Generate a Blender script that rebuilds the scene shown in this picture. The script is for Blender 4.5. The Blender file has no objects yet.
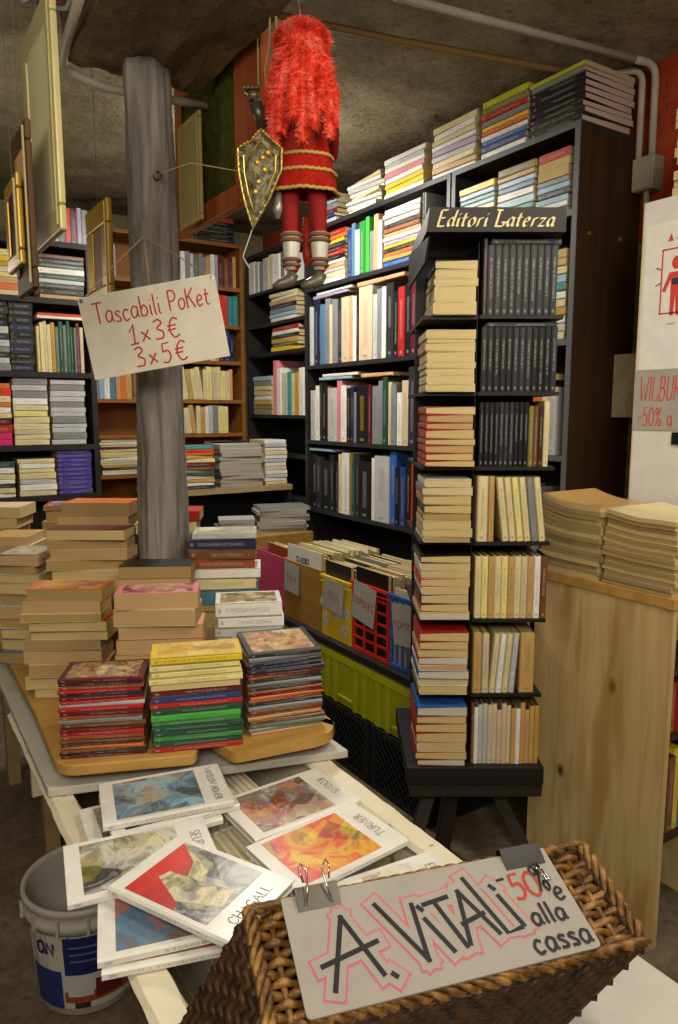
import bpy, math, random
from mathutils import Vector, Matrix
R = random.Random(7)
SC = bpy.context.scene
COL = SC.collection
PI = math.pi
rad = math.radians

# ------------------------------------------------------------------ camera
PHI = rad(33.0); TH = rad(7.9)
cam_d = bpy.data.cameras.new('camera'); cam = bpy.data.objects.new('camera', cam_d); COL.objects.link(cam)
cam.location = (0, 0, 1.6); cam.rotation_euler = (PI/2 - TH, 0, -PHI)
cam_d.sensor_fit = 'HORIZONTAL'; cam_d.sensor_width = 36; cam_d.lens = 720/678*36
cam_d.clip_start = 0.02; cam_d.clip_end = 60
SC.camera = cam
RH = Vector((math.cos(PHI), -math.sin(PHI), 0)); FH = Vector((math.sin(PHI), math.cos(PHI), 0)); UP = Vector((0, 0, 1))

# ------------------------------------------------------------------ colours
PAL = dict(black='17181a', charcoal='2b2c30', grey='7d7f80', light_grey='b3b4b1', white='dcdad2', cream='d0c193', pale_yellow='d9cd86',
 tan='b8935a', brown='6b4426', dark_brown='3b2517', maroon='5e1a20', red='a8241f', bright_red='cf3220', orange='cc6a2a', peach='d39a72',
 pink='cf7f86', magenta='c92a6e', yellow='d9b92e', gold='b08d3a', olive='77702f', lime='aeb41e', green='2f7d3a', bright_green='3fae3f',
 dark_green='1f4a38', teal='2f7f84', light_blue='8fb3c4', blue='2f5fa6', dark_blue='263a72', navy='1d2444', violet='43378a', lilac='a69ab5',
 grey_green='5d6a5a', beige='c6b394', rust='8f4526', steel_blue='4f7690')
def lin(c):
    return tuple((v/12.92 if v <= .04045 else ((v+.055)/1.055)**2.4) for v in c)
def hexc(h):
    return lin(tuple(int(h[i:i+2], 16)/255 for i in (0, 2, 4))) + (1,)
def rgb(name): return hexc(PAL.get(name, name))
def say(c): return c.replace('_', ' ')

# ------------------------------------------------------------------ materials
class NT:
    def __init__(s, name, rough=.6, spec=.3):
        s.m = bpy.data.materials.new(name); s.m.use_nodes = True
        s.t = s.m.node_tree; s.n = s.t.nodes; s.b = s.n['Principled BSDF']
        s.b.inputs['Roughness'].default_value = rough
        s.b.inputs['Specular IOR Level'].default_value = spec
    def node(s, typ, ins=None, **kw):
        n = s.n.new(typ)
        for k, v in kw.items(): setattr(n, k, v)
        for k, v in (ins or {}).items(): s.set(n.inputs[k], v)
        return n
    def set(s, sock, v):
        if isinstance(v, bpy.types.NodeSocket): s.t.links.new(v, sock)
        else: sock.default_value = v
    def coord(s, which='Object'): return s.node('ShaderNodeTexCoord').outputs[which]
    def mapv(s, v, scale=(1,1,1), loc=(0,0,0), rot=(0,0,0)):
        return s.node('ShaderNodeMapping', {'Vector': v, 'Scale': scale, 'Location': loc, 'Rotation': rot}).outputs[0]
    def noise(s, v, scale=5, detail=4, rough=.6, dist=0, out='Fac'):
        return s.node('ShaderNodeTexNoise', {'Vector': v, 'Scale': scale, 'Detail': detail, 'Roughness': rough, 'Distortion': dist}).outputs[out]
    def ramp(s, f, stops, interp='LINEAR'):
        n = s.node('ShaderNodeValToRGB', {'Fac': f}); e = n.color_ramp.elements; n.color_ramp.interpolation = interp
        while len(e) < len(stops): e.new(.5)
        for i, (p, c) in enumerate(stops): e[i].position = p; e[i].color = c if len(c) == 4 else (*c, 1)
        return n.outputs['Color']
    def mix(s, f, a, b, mode='MIX'):
        n = s.node('ShaderNodeMix', data_type='RGBA', blend_type=mode)
        s.set(n.inputs[0], f); s.set(n.inputs[6], a); s.set(n.inputs[7], b); return n.outputs[2]
    def math(s, op, a, b=0.0, c=None):
        n = s.node('ShaderNodeMath', operation=op); s.set(n.inputs[0], a); s.set(n.inputs[1], b)
        if c is not None: s.set(n.inputs[2], c)
        return n.outputs[0]
    def sep(s, v): return s.node('ShaderNodeSeparateXYZ', {'Vector': v}).outputs
    def bump(s, h, strength=.3, dist=.01):
        s.set(s.b.inputs['Normal'], s.node('ShaderNodeBump', {'Height': h, 'Strength': strength, 'Distance': dist}).outputs[0])
    def col(s, c): s.set(s.b.inputs['Base Color'], c); return s.m

MC = {}
def cached(f):
    def g(*a):
        k = (f.__name__,) + a
        if k not in MC: MC[k] = f(*a)
        return MC[k]
    return g

@cached
def plain(c, rough=.6, metal=0.0):
    t = NT('plain_' + c, rough); t.b.inputs['Metallic'].default_value = metal
    v = t.noise(t.coord(), 14, 3); base = rgb(c)
    return t.col(t.mix(v, tuple(x*.82 for x in base[:3]) + (1,), tuple(min(1, x*1.12) for x in base[:3]) + (1,)))

def accent_for(c):
    r, g, b = rgb(c)[:3]; L = .3*r + .6*g + .1*b
    return rgb('light_grey') if L < .16 else rgb('charcoal')
@cached
def cover(c, acc=None, gloss=.35):
    t = NT('cover_' + c, gloss, .4)
    base = rgb(c); a = rgb(acc) if acc else accent_for(c)
    tc = t.node('ShaderNodeTexCoord'); g = t.sep(tc.outputs['Generated']); n = t.sep(tc.outputs['Normal'])
    ob = t.node('ShaderNodeObjectInfo')
    off = t.node('ShaderNodeCombineXYZ', {0: t.math('MULTIPLY', ob.outputs['Random'], 91.0), 1: 0.0, 2: 0.0}).outputs[0]
    v = t.node('ShaderNodeVectorMath', {0: t.mapv(tc.outputs['Object'], (420, 0, 160)), 1: off}, operation='ADD').outputs[0]
    txt = t.math('GREATER_THAN', t.noise(v, 1, 0, 0), .5)
    w0 = t.math('MULTIPLY', t.math('ADD', ob.outputs['Random'], .4), .3)
    band = t.math('MULTIPLY', t.math('GREATER_THAN', g[0], w0), t.math('LESS_THAN', g[0], .82))
    zz = t.math('LESS_THAN', t.math('ABSOLUTE', t.math('SUBTRACT', g[2], .5)), .16)
    logo = t.math('LESS_THAN', t.math('ABSOLUTE', t.math('SUBTRACT', g[0], .06)), .022)
    m = t.math('MULTIPLY', t.math('MAXIMUM', t.math('MULTIPLY', txt, band), logo), zz)
    m = t.math('MULTIPLY', m, t.math('LESS_THAN', n[1], -.5))
    m = t.math('MULTIPLY', m, .34)
    var = t.noise(tc.outputs['Object'], 18, 3)
    b2 = t.mix(var, tuple(x*.8 for x in base[:3]) + (1,), tuple(min(1, x*1.15) for x in base[:3]) + (1,))
    return t.col(t.mix(m, b2, a))
@cached
def pages(kind):
    c = {'cream': 'cbb47e', 'tan': 'b29560', 'white': 'c9c2ac', 'peach': 'bf9f72', 'pale': 'd3c08a', 'grey': 'a39c8c', 'old': 'a88e60', 'mauve': 'b0968a'}[kind]
    t = NT('pages_' + kind, .9, .1); base = hexc(c)
    o = t.coord()
    s = t.noise(t.mapv(o, (3, 3, 900)), 1, 2, .7)
    s2 = t.noise(o, 9, 2)
    col = t.mix(s, tuple(x*.62 for x in base[:3]) + (1,), tuple(min(1, x*1.12) for x in base[:3]) + (1,))
    return t.col(t.mix(t.math('MULTIPLY', s2, .35), col, tuple(x*.6 for x in base[:3]) + (1,)))
@cached
def painting(cols, scale, dist, seed):
    t = NT('painted_picture', .3, .4)
    o = t.mapv(t.coord(), (1, 1, 1), (seed*1.7, seed*.9, 0))
    f = t.noise(o, scale, 5, .65, dist)
    k = cols.split()
    n = len(k)
    a = t.ramp(f, [(.28 + .44*i/max(1, n-1), rgb(c)) for i, c in enumerate(k)])
    vor = t.node('ShaderNodeTexVoronoi', {'Vector': t.mapv(o, (1, 1, 1), (3, 1, 0)), 'Scale': scale*1.9})
    sv = t.node('ShaderNodeSeparateColor', {0: vor.outputs['Color']}).outputs[0]
    b = t.ramp(sv, [(i/n, rgb(c)) for i, c in enumerate(k[::-1])], 'CONSTANT')
    return t.col(t.mix(.38, a, b))

def wood(name, c1, c2, axis=2, sc=6.0, rough=.6, knots=False, stretch=.06, bump=.15):
    t = NT(name, rough, .25); s = [sc]*3; s[axis] = sc*stretch
    o = t.coord(); f = t.noise(t.mapv(o, tuple(s)), 3, 6, .65, .6)
    c = t.ramp(f, [(.3, hexc(c1)), (.7, hexc(c2))])
    f2 = t.noise(o, 2.2, 3); c = t.mix(t.math('MULTIPLY', f2, .35), c, tuple(x*.6 for x in hexc(c1)[:3]) + (1,))
    if knots:
        v = t.node('ShaderNodeTexVoronoi', {'Vector': t.mapv(o, (1, 5.2, 3.1)), 'Scale': 1.0}).outputs['Distance']
        k = t.ramp(v, [(.03, (1, 1, 1)), (.10, (0, 0, 0))]); c = t.mix(k, c, hexc('4a3216'))
        st = t.noise(t.mapv(o, (1, 5, .7), (2, 3, 1)), 1.3, 3); k2 = t.ramp(st, [(.52, (0, 0, 0)), (.62, (.6, .6, .6))]); c = t.mix(k2, c, hexc('94702f'))
    t.bump(f, bump, .004)
    return t.col(c)
def rough_stone(name, cols, sc=3.0, bstr=.8, rough=.95):
    t = NT(name, rough, .15); o = t.coord()
    f = t.noise(o, sc, 8, .7); g = t.noise(o, sc*14, 4, .7)
    k = cols.split(); c = t.ramp(f, [(.25 + .5*i/(len(k)-1), hexc(h)) for i, h in enumerate(k)])
    sp = t.ramp(g, [(.30, (.45, .45, .45)), (.50, (1, 1, 1))]); c = t.mix(sp, tuple(x*.55 for x in hexc(k[0])[:3]) + (1,), c)
    t.bump(t.math('ADD', f, t.math('MULTIPLY', g, .5)), bstr, .03)
    return t.col(c)

M_CONC = rough_stone('rough_concrete', '5e5642 7d7359 978d74 aca48c', 2.6, .6)
M_BEAM = rough_stone('beam_concrete', '4a3f2c 75664a 95845f', 3.5, .9)
M_PLASTER = rough_stone('old_plaster', '5c543c 7d745a 918a70', 2.0, .5)
M_FLOOR = rough_stone('stone_floor', '40372b 655847 8a7d68', 2.5, .4, .8)
M_REDWALL = rough_stone('red_painted_wall', '6b2012 9a3a22 a84a2c', 2.0, .4)
M_BLACKWOOD = wood('black_shelf_wood', '1d1c1c', '2d2b2a', 1, 5, .5)
M_GREYEDGE = plain('595b60', .45)
M_DARKPANEL = wood('dark_stained_side', '231509', '3b2512', 2, 7, .55)
M_ORANGEWOOD = wood('orange_shelf_wood', '7a4a1c', 'a2682c', 0, 6, .5)
M_PLY = wood('plywood', 'bb9c66', 'd6be8a', 2, 9, .5, True, .08)
M_PINE = wood('pine_board', 'a67c3c', 'c89d58', 0, 5, .45, False, .1)
M_LOG = wood('weathered_log', '57524a', 'a5a09a', 2, 9, .95, False, .09, 1.0)
M_PALEWOOD = wood('pale_ledge_wood', '8a7350', 'ad9468', 0, 5, .6)
M_BOXWOOD = wood('cardboard_brown_wood', '8f6a2c', 'ac8442', 1, 6, .6)
M_WHITEBOARD = plain('b9b5aa', .5)
M_OLDMETAL = plain('a39c8a', .5)

def chipped_paint():
    t = NT('chipped_white_paint', .45, .4); o = t.coord()
    f = t.noise(o, 9, 6, .7); g = t.noise(o, 2.5, 3)
    m = t.ramp(f, [(.60, (0, 0, 0)), (.66, (1, 1, 1))])
    c = t.mix(g, hexc('c9bd9d'), hexc('e2dac4'))
    c = t.mix(m, c, hexc('7a5a36')); t.bump(f, .25, .004)
    return t.col(c)
M_CHIP = chipped_paint()

# ------------------------------------------------------------------ mesh helpers
class MB:
    def __init__(s): s.v = []; s.f = []; s.mi = []; s.mats = []; s.cur = 0
    def mat(s, m):
        if m not in s.mats: s.mats.append(m)
        s.cur = s.mats.index(m); return s
    def face(s, idx): s.f.append(idx); s.mi.append(s.cur)
    def box(s, a, b, M=None):
        x0, y0, z0 = a; x1, y1, z1 = b; n = len(s.v)
        for p in ((x0,y0,z0),(x1,y0,z0),(x1,y1,z0),(x0,y1,z0),(x0,y0,z1),(x1,y0,z1),(x1,y1,z1),(x0,y1,z1)):
            s.v.append(tuple(M @ Vector(p)) if M else p)
        for q in ((3,2,1,0),(4,5,6,7),(0,1,5,4),(1,2,6,5),(2,3,7,6),(3,0,4,7)): s.face([n+i for i in q])
        return s
    def prism(s, poly, z0, z1, M=None):
        n = len(s.v); k = len(poly)
        for z in (z0, z1):
            for p in poly:
                q = (p[0], p[1], z); s.v.append(tuple(M @ Vector(q)) if M else q)
        s.face([n+i for i in range(k)][::-1]); s.face([n+k+i for i in range(k)])
        for i in range(k): j = (i+1) % k; s.face([n+i, n+j, n+k+j, n+k+i])
        return s
    def tube(s, pts, r, seg=8, cap=True):
        pts = [Vector(p) for p in pts]; n = len(s.v); m = len(pts)
        rs = r if isinstance(r, (list, tuple)) else [r]*m
        ref = None
        for i, p in enumerate(pts):
            t = (pts[min(i+1, m-1)] - pts[max(i-1, 0)]).normalized()
            if ref is None:
                ref = t.cross(Vector((0, 0, 1)) if abs(t.z) < .9 else Vector((1, 0, 0))).normalized()
            ref = (ref - t*ref.dot(t)).normalized(); w = t.cross(ref)
            for j in range(seg):
                a = 2*PI*j/seg; s.v.append(tuple(p + (ref*math.cos(a) + w*math.sin(a))*rs[i]))
        for i in range(m-1):
            for j in range(seg):
                k = (j+1) % seg; s.face([n+i*seg+j, n+i*seg+k, n+(i+1)*seg+k, n+(i+1)*seg+j])
        if cap: s.face([n+j for j in range(seg)][::-1]); s.face([n+(m-1)*seg+j for j in range(seg)])
        return s
    def lathe(s, prof, c=(0,0,0), seg=32, close=False):
        n = len(s.v); m = len(prof)
        for r, z in prof:
            for j in range(seg):
                a = 2*PI*j/seg; s.v.append((c[0]+r*math.cos(a), c[1]+r*math.sin(a), c[2]+z))
        for i in range(m-1):
            for j in range(seg):
                k = (j+1) % seg; s.face([n+i*seg+j, n+i*seg+k, n+(i+1)*seg+k, n+(i+1)*seg+j])
        s.face([n+j for j in range(seg)][::-1])
        if close: s.face([n+(m-1)*seg+j for j in range(seg)])
        return s
    def quad(s, *p):
        n = len(s.v); s.v += [tuple(q) for q in p]; s.face([n+i for i in range(len(p))]); return s
    def build(s, name, mat=None, parent=None, smooth=False, matrix=None):
        me = bpy.data.meshes.new(name); me.from_pydata(s.v, [], s.f)
        for m in (s.mats or [mat]): me.materials.append(m)
        if len(s.mats) > 1: me.polygons.foreach_set('material_index', s.mi)
        if smooth: me.polygons.foreach_set('use_smooth', [True]*len(me.polygons))
        me.update()
        o = bpy.data.objects.new(name, me); COL.objects.link(o)
        if parent: o.parent = parent
        if matrix is not None: o.matrix_world = matrix
        return o
def bevel(o, w=.003, seg=2):
    b = o.modifiers.new('bevel', 'BEVEL'); b.width = w; b.segments = seg; b.limit_method = 'ANGLE'; return o
def tag(o, label, cat, group=None, kind=None):
    o['label'] = label; o['category'] = cat
    if group: o['group'] = group
    if kind: o['kind'] = kind
    return o
def thing(name, label, cat, loc=(0,0,0), rz=0, group=None, M=None):
    o = bpy.data.objects.new(name, None); COL.objects.link(o); o.empty_display_size = .05
    if M is not None: o.matrix_world = M
    else: o.location = loc; o.rotation_euler = (0, 0, rz)
    return tag(o, label, cat, group)
def struct(o): o['kind'] = 'structure'; return o
def frame(x, y, z, o):
    return Matrix(((x[0], y[0], z[0], o[0]), (x[1], y[1], z[1], o[1]), (x[2], y[2], z[2], o[2]), (0, 0, 0, 1)))

# ------------------------------------------------------------------ lettering
def S(*p):
    p = [Vector((a, b)) for a, b in p]; out = []
    for i in range(len(p)-1):
        a = p[max(i-1, 0)]; b = p[i]; c = p[i+1]; d = p[min(i+2, len(p)-1)]
        for k in range(6):
            t = k/6; out.append(.5*((2*b) + (c-a)*t + (2*a-5*b+4*c-d)*t*t + (3*b-a-3*c+d)*t**3))
    out.append(p[-1]); return [(q.x, q.y) for q in out]
O_ = S((.35,1),(.08,.8),(.02,.45),(.12,.1),(.35,0),(.6,.15),(.68,.5),(.58,.88),(.35,1))
GL = {
 'A': (.7, [[(0,0),(.35,1),(.7,0)],[(.12,.36),(.58,.36)]]), 'B': (.6, [[(.05,0),(.05,1)],S((.05,1),(.4,.98),(.5,.78),(.35,.55),(.05,.52)),S((.05,.52),(.45,.48),(.58,.25),(.4,.02),(.05,0))]),
 'C': (.65, [S((.62,.82),(.4,1),(.12,.82),(.03,.48),(.14,.12),(.4,0),(.63,.18))]), 'D': (.7, [[(.05,0),(.05,1)],S((.05,1),(.45,.92),(.65,.5),(.45,.08),(.05,0))]),
 'E': (.55, [[(.5,1),(.05,1),(.05,0),(.52,0)],[(.05,.52),(.42,.52)]]), 'F': (.5, [[(.5,1),(.05,1),(.05,0)],[(.05,.52),(.4,.52)]]),
 'G': (.7, [S((.64,.84),(.4,1),(.12,.82),(.03,.48),(.14,.12),(.4,0),(.65,.15)),[(.65,.15),(.65,.45),(.42,.45)]]),
 'H': (.65, [[(.05,0),(.05,1)],[(.6,0),(.6,1)],[(.05,.52),(.6,.52)]]), 'I': (.15, [[(.08,0),(.08,1)]]), 'K': (.6, [[(.05,0),(.05,1)],[(.55,1),(.06,.48)],[(.2,.6),(.58,0)]]),
 'L': (.5, [[(.05,1),(.05,0),(.48,0)]]), 'M': (.8, [[(.05,0),(.08,1),(.4,.2),(.72,1),(.76,0)]]), 'N': (.68, [[(.05,0),(.05,1),(.62,0),(.62,1)]]),
 'O': (.7, [O_]), 'P': (.55, [[(.05,0),(.05,1)],S((.05,1),(.4,.97),(.52,.74),(.38,.5),(.05,.46))]), 'R': (.6, [[(.05,0),(.05,1)],S((.05,1),(.4,.97),(.5,.76),(.36,.54),(.05,.5)),[(.28,.5),(.6,0)]]),
 'S': (.55, [S((.5,.86),(.3,1),(.08,.84),(.12,.6),(.42,.42),(.5,.18),(.28,0),(.02,.14))]), 'T': (.65, [[(0,1),(.65,1)],[(.33,1),(.33,0)]]),
 'U': (.65, [S((.05,1),(.05,.35),(.18,.04),(.35,0),(.52,.08),(.6,.35),(.6,1))]), 'V': (.65, [[(0,1),(.33,0),(.65,1)]]), 'W': (.9, [[(0,1),(.22,0),(.45,.7),(.66,0),(.9,1)]]),
 'X': (.6, [[(0,1),(.6,0)],[(.6,1),(0,0)]]), 'Y': (.6, [[(0,1),(.3,.5),(.6,1)],[(.3,.5),(.3,0)]]),
 'a': (.52, [S((.44,.48),(.22,.55),(.04,.3),(.14,.02),(.34,.08),(.45,.34)),[(.45,.52),(.44,.1),(.52,0)]]), 'b': (.5, [[(.06,1),(.06,0)],S((.06,.3),(.25,.54),(.46,.32),(.34,.03),(.06,.06))]),
 'c': (.45, [S((.4,.46),(.2,.54),(.04,.28),(.18,0),(.42,.08))]), 'd': (.52, [S((.42,.45),(.2,.54),(.04,.28),(.16,.0),(.4,.14)),[(.5,1),(.42,.12),(.5,.02)]]),
 'e': (.47, [S((.05,.27),(.36,.32),(.38,.48),(.22,.55),(.05,.3),(.16,.0),(.43,.1))]), 'i': (.18, [[(.08,.52),(.08,.05),(.16,0)],[(.1,.72),(.12,.78)]]), 'l': (.18, [[(.08,1),(.08,.06),(.16,0)]]),
 'o': (.5, [S((.25,.54),(.05,.35),(.1,.05),(.28,0),(.46,.2),(.42,.46),(.25,.54))]), 'r': (.38, [[(.1,.5),(.06,0)],S((.09,.3),(.2,.5),(.36,.5))]), 's': (.4, [S((.36,.46),(.18,.54),(.06,.42),(.32,.2),(.3,.04),(.02,.05))]),
 't': (.36, [[(.18,.8),(.12,.1),(.22,0),(.32,.06)],[(.0,.52),(.36,.54)]]), 'z': (.45, [[(.04,.5),(.42,.5),(.03,.02),(.44,.02)]]), 'k': (.5, [[(.06,1),(.06,0)],[(.44,.6),(.08,.3),(.48,0)]]),
 '1': (.4, [[(.02,.62),(.28,1),(.22,0)],[(.0,0),(.44,.03)]]), '3': (.5, [S((.04,.9),(.3,1),(.44,.8),(.18,.56),(.46,.36),(.4,.06),(.02,.05))]), '5': (.5, [[(.46,1),(.12,.98),(.08,.55)],S((.08,.55),(.36,.6),(.46,.3),(.3,.02),(.02,.06))]),
 '0': (.55, [S((.28,1),(.06,.75),(.05,.25),(.28,0),(.5,.25),(.48,.78),(.28,1))]), 'x': (.45, [[(.02,.55),(.42,.08)],[(.4,.58),(.02,.05)]]),
 '€': (.6, [S((.58,.86),(.36,.98),(.14,.7),(.12,.3),(.32,0),(.58,.12)),[(0,.6),(.46,.62)],[(0,.4),(.42,.42)]]), '-': (.4, [[(.02,.45),(.36,.47)]]), '.': (.2, [[(.06,.0),(.12,.06)]]),
 '%': (.7, [[(.6,1),(.08,0)],S((.2,1),(.05,.82),(.2,.62),(.34,.82),(.2,1)),S((.52,.38),(.38,.2),(.52,0),(.66,.2),(.52,.38))]), ' ': (.35, []), '|': (.1, [[(.05,0),(.05,1)]]),
}
def letters(text, h, w, mat, parent, org, pen=None, slant=0.0, sp=.14, rot=0.0, z=.0008, name='lettering', serif=False, jig=0.0, xs=1.0, rnd=None):
    """flat ribbon lettering in the parent's XY plane; org is the start of the base line"""
    mb = MB(); x = 0.0; ca, sa = math.cos(rot), math.sin(rot); zi = [z]
    def tr(p): return (org[0] + p[0]*ca - p[1]*sa, org[1] + p[0]*sa + p[1]*ca, zi[0])
    for ch in text:
        wd, strokes = GL[ch]; dy = (rnd.uniform(-jig, jig) if rnd else 0)
        for st in strokes:
            pts = [Vector(((x + a*xs)*h + slant*b*h, (b + dy)*h)) for a, b in st]
            extra = []
            if serif:
                for e, q in ((0, 1), (-1, -2)):
                    d = pts[e] - pts[q]
                    if abs(d.y) > abs(d.x)*.8 and (ch.isupper() or serif != 'caps'): extra.append([pts[e] - Vector((w*.95, 0)), pts[e] + Vector((w*.95, 0))])
            for k, P in enumerate([pts] + extra):
                n0 = len(mb.v); m = len(P); zi[0] += 1.2e-5 if z else 0
                for i, p in enumerate(P):
                    if pen is not None and k == 0: off = Vector(pen)*w*.5
                    else:
                        d = (P[min(i+1, m-1)] - P[max(i-1, 0)])
                        d = d.normalized() if d.length > 1e-9 else Vector((1, 0))
                        off = Vector((-d.y, d.x))*(w*.5 if k == 0 else w*.3)
                    mb.v.append(tr(p + off)); mb.v.append(tr(p - off))
                for i in range(m-1): mb.face([n0+2*i, n0+2*i+1, n0+2*i+3, n0+2*i+2])
        x += wd*xs + sp
    o = mb.build(name, mat, parent)
    return o
def fit(text, h, width, sp):
    a = sum(GL[c][0] for c in text); return (width/h - sp*(len(text)-1))/a
def text_w(text, h, sp=.14, xs=1.0): return sum(GL[c][0]*xs + sp for c in text)*h

# ------------------------------------------------------------------ books
ORD = ['topmost', 'second', 'third', 'fourth', 'fifth', 'sixth', 'seventh', 'eighth', 'ninth', 'tenth', 'eleventh', 'twelfth', 'thirteenth', 'fourteenth', 'fifteenth', 'sixteenth', 'seventeenth', 'eighteenth', 'nineteenth', 'twentieth'] + ['twenty-' + s for s in ('first', 'second', 'third', 'fourth', 'fifth', 'sixth', 'seventh', 'eighth', 'ninth')] + ['thirtieth'] + ['thirty-' + s for s in ('first', 'second', 'third', 'fourth', 'fifth', 'sixth', 'seventh', 'eighth', 'ninth')]
def ordn(i, n, end='from top', last='lowest', first='topmost'):
    if i == 0: return first
    if i == n-1: return last
    return ORD[i] + ' ' + end
def book(name, col, T, L, W, M, label, cat='book', group=None, pg='cream', hard=False, acc=None, gloss=.35, pageblock=True, sag=0.0, picture=None):
    """local axes: x along the spine, y from the spine to the fore-edge, z through the thickness"""
    c = min(.0028 if hard else .0011, T*.18); ins = .003 if hard else .0004
    mb = MB(); h = L/2; r = min(T*.22, .004)
    prof = [(0, r), (r, 0), (W, 0), (W, c), (c*1.2, c), (c*1.2, T-c), (W, T-c), (W, T), (r, T), (0, T-r)]
    n = len(prof)
    for x in (-h, h):
        for (y, z) in prof: mb.v.append((x, y, z))
    for e in (0, n):
        # three convex strips make the end cap
        q = ([0,1,2,3,4], [0,4,5,9], [9,5,6,7,8])
        for f in q: mb.face([e+i for i in (f if e == 0 else f[::-1])])
    for i in range(n):
        j = (i+1) % n; mb.face([i, n+i, n+j, j])
    o = mb.build(name, cover(col, acc, gloss)); o.matrix_world = M
    tag(o, label, cat, group)
    if pageblock:
        p = MB().box((-h+ins, c*1.2, c), (h-ins, W-ins*1.2, T-c)).build('page_block', pages(pg), o)
    if picture:
        p = MB().box((-h*.86, W*.08, T), (h*.86, W*.92, T+.0005)).build('cover_picture', painting(*picture), o)
    return o

def stack(desc, org, ang, specs, face='spine', name='paperback_book', cat='book', L=.19, W=.125, T=.025, jit=.004, rj=1.6, group=None, pg='cream', hard=False, kind='paperback', gloss=.35, picture=None, pb=True, hm=None):
    """specs run from the top book down; org is the bottom centre of the stack's front"""
    A = rad(ang); n = len(specs); z = org[2]; R0 = random.Random(desc)
    specs = [dict(c=s) if isinstance(s, str) else dict(s) for s in specs]
    for s in specs: s['T'] = s.get('T', T*R0.uniform(.75, 1.25))
    tot = sum(s['T'] for s in specs)
    if hm and tot > hm:
        for s in specs: s['T'] *= hm/tot
    for i in range(n-1, -1, -1):
        s = specs[i]; t = s['T']; l = s.get('L', L*R0.uniform(.97, 1.03)); w = s.get('W', W*R0.uniform(.96, 1.03))
        a = A + rad(R0.uniform(-rj, rj) + s.get('rot', 0)); f = s.get('face', face)
        xd = Vector((math.cos(a), math.sin(a), 0)); yd = Vector((-math.sin(a), math.cos(a), 0))
        o = Vector((org[0], org[1], z)) + xd*(R0.uniform(-jit, jit) + s.get('dx', 0)) + yd*(R0.uniform(0, jit*1.5) + s.get('dy', 0))
        if f == 'spine': M = frame(xd, yd, UP, o)
        elif f == 'fore': M = frame(-xd, -yd, UP, o + yd*w)
        elif f == 'head': M = frame(-yd, xd, UP, o - xd*w/2 + yd*l/2)
        else: M = frame(yd, -xd, UP, o + xd*w/2 + yd*l/2)
        kd = s.get('kind', kind); cc = s['c']
        lab = f"{say(cc)} {kd}, {ordn(i, n)} of {desc}"
        book(s.get('name', name), cc, t, l, w, M, lab, cat, group or ('books of the ' + desc), s.get('pg', pg), s.get('hard', hard), s.get('acc'), gloss, pb, picture=s.get('pic') or (picture if i == 0 else None))
        z += t
    return z

def row(desc, start, along, inward, specs, name='hardback_book', kind='book', H=.24, W=.17, T=.025, group=None, pg='cream', hard=False, pb=False, gap=.0006, gloss=.35, lean=0.0, end='from left', dj=.012, cat='book', first='leftmost', last='rightmost'):
    """upright books, spine outwards; start = bottom front point of the first (left) book, along = direction to the right"""
    pl = ph = 0.0
    n = len(specs); p = 0.0; R0 = random.Random(desc); along = Vector(along); inward = Vector(inward)
    # local x -> up, local y -> inward, local z -> up x inward
    zd = UP.cross(inward); sgn = 1 if zd.dot(along) > 0 else -1
    for i, s in enumerate(specs):
        s = {'c': s} if isinstance(s, str) else dict(s)
        t = s.get('T', T*R0.uniform(.7, 1.3)); h = s.get('H', H*R0.uniform(.89, 1.04)); w = s.get('W', W*R0.uniform(.95, 1.05))
        ln = rad(s.get('lean', lean))
        if ln < 0 and pl >= 0: p += h*math.sin(-ln) + .001
        if pl > 0 and ln < pl: p += ph*math.sin(pl) + .001
        pl, ph = ln, h; o = Vector(start) + along*p + inward*(R0.uniform(0, dj) + s.get('dy', 0))
        th = ln*sgn                       # positive leans the top towards +zd
        xa = UP*math.cos(th) + zd*math.sin(th); za = zd*math.cos(th) - UP*math.sin(th)
        base = o if sgn > 0 else o - zd*t/math.cos(th)
        lift = t*math.sin(th) if th > 0 else 0
        M = frame(xa, inward, za, base + UP*lift + xa*h/2)
        if s['c'] != 'gap':
            lab = f"{say(s['c'])} {s.get('kind', kind)}, {ordn(i, n, end, last, first)} in {desc}"
            book(s.get('name', name), s['c'], t, h, w, M, lab, cat, group or ('books in the ' + desc), pg, hard, s.get('acc'), gloss, s.get('pb', pb))
        p += t/math.cos(th) + gap
    return p
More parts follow.
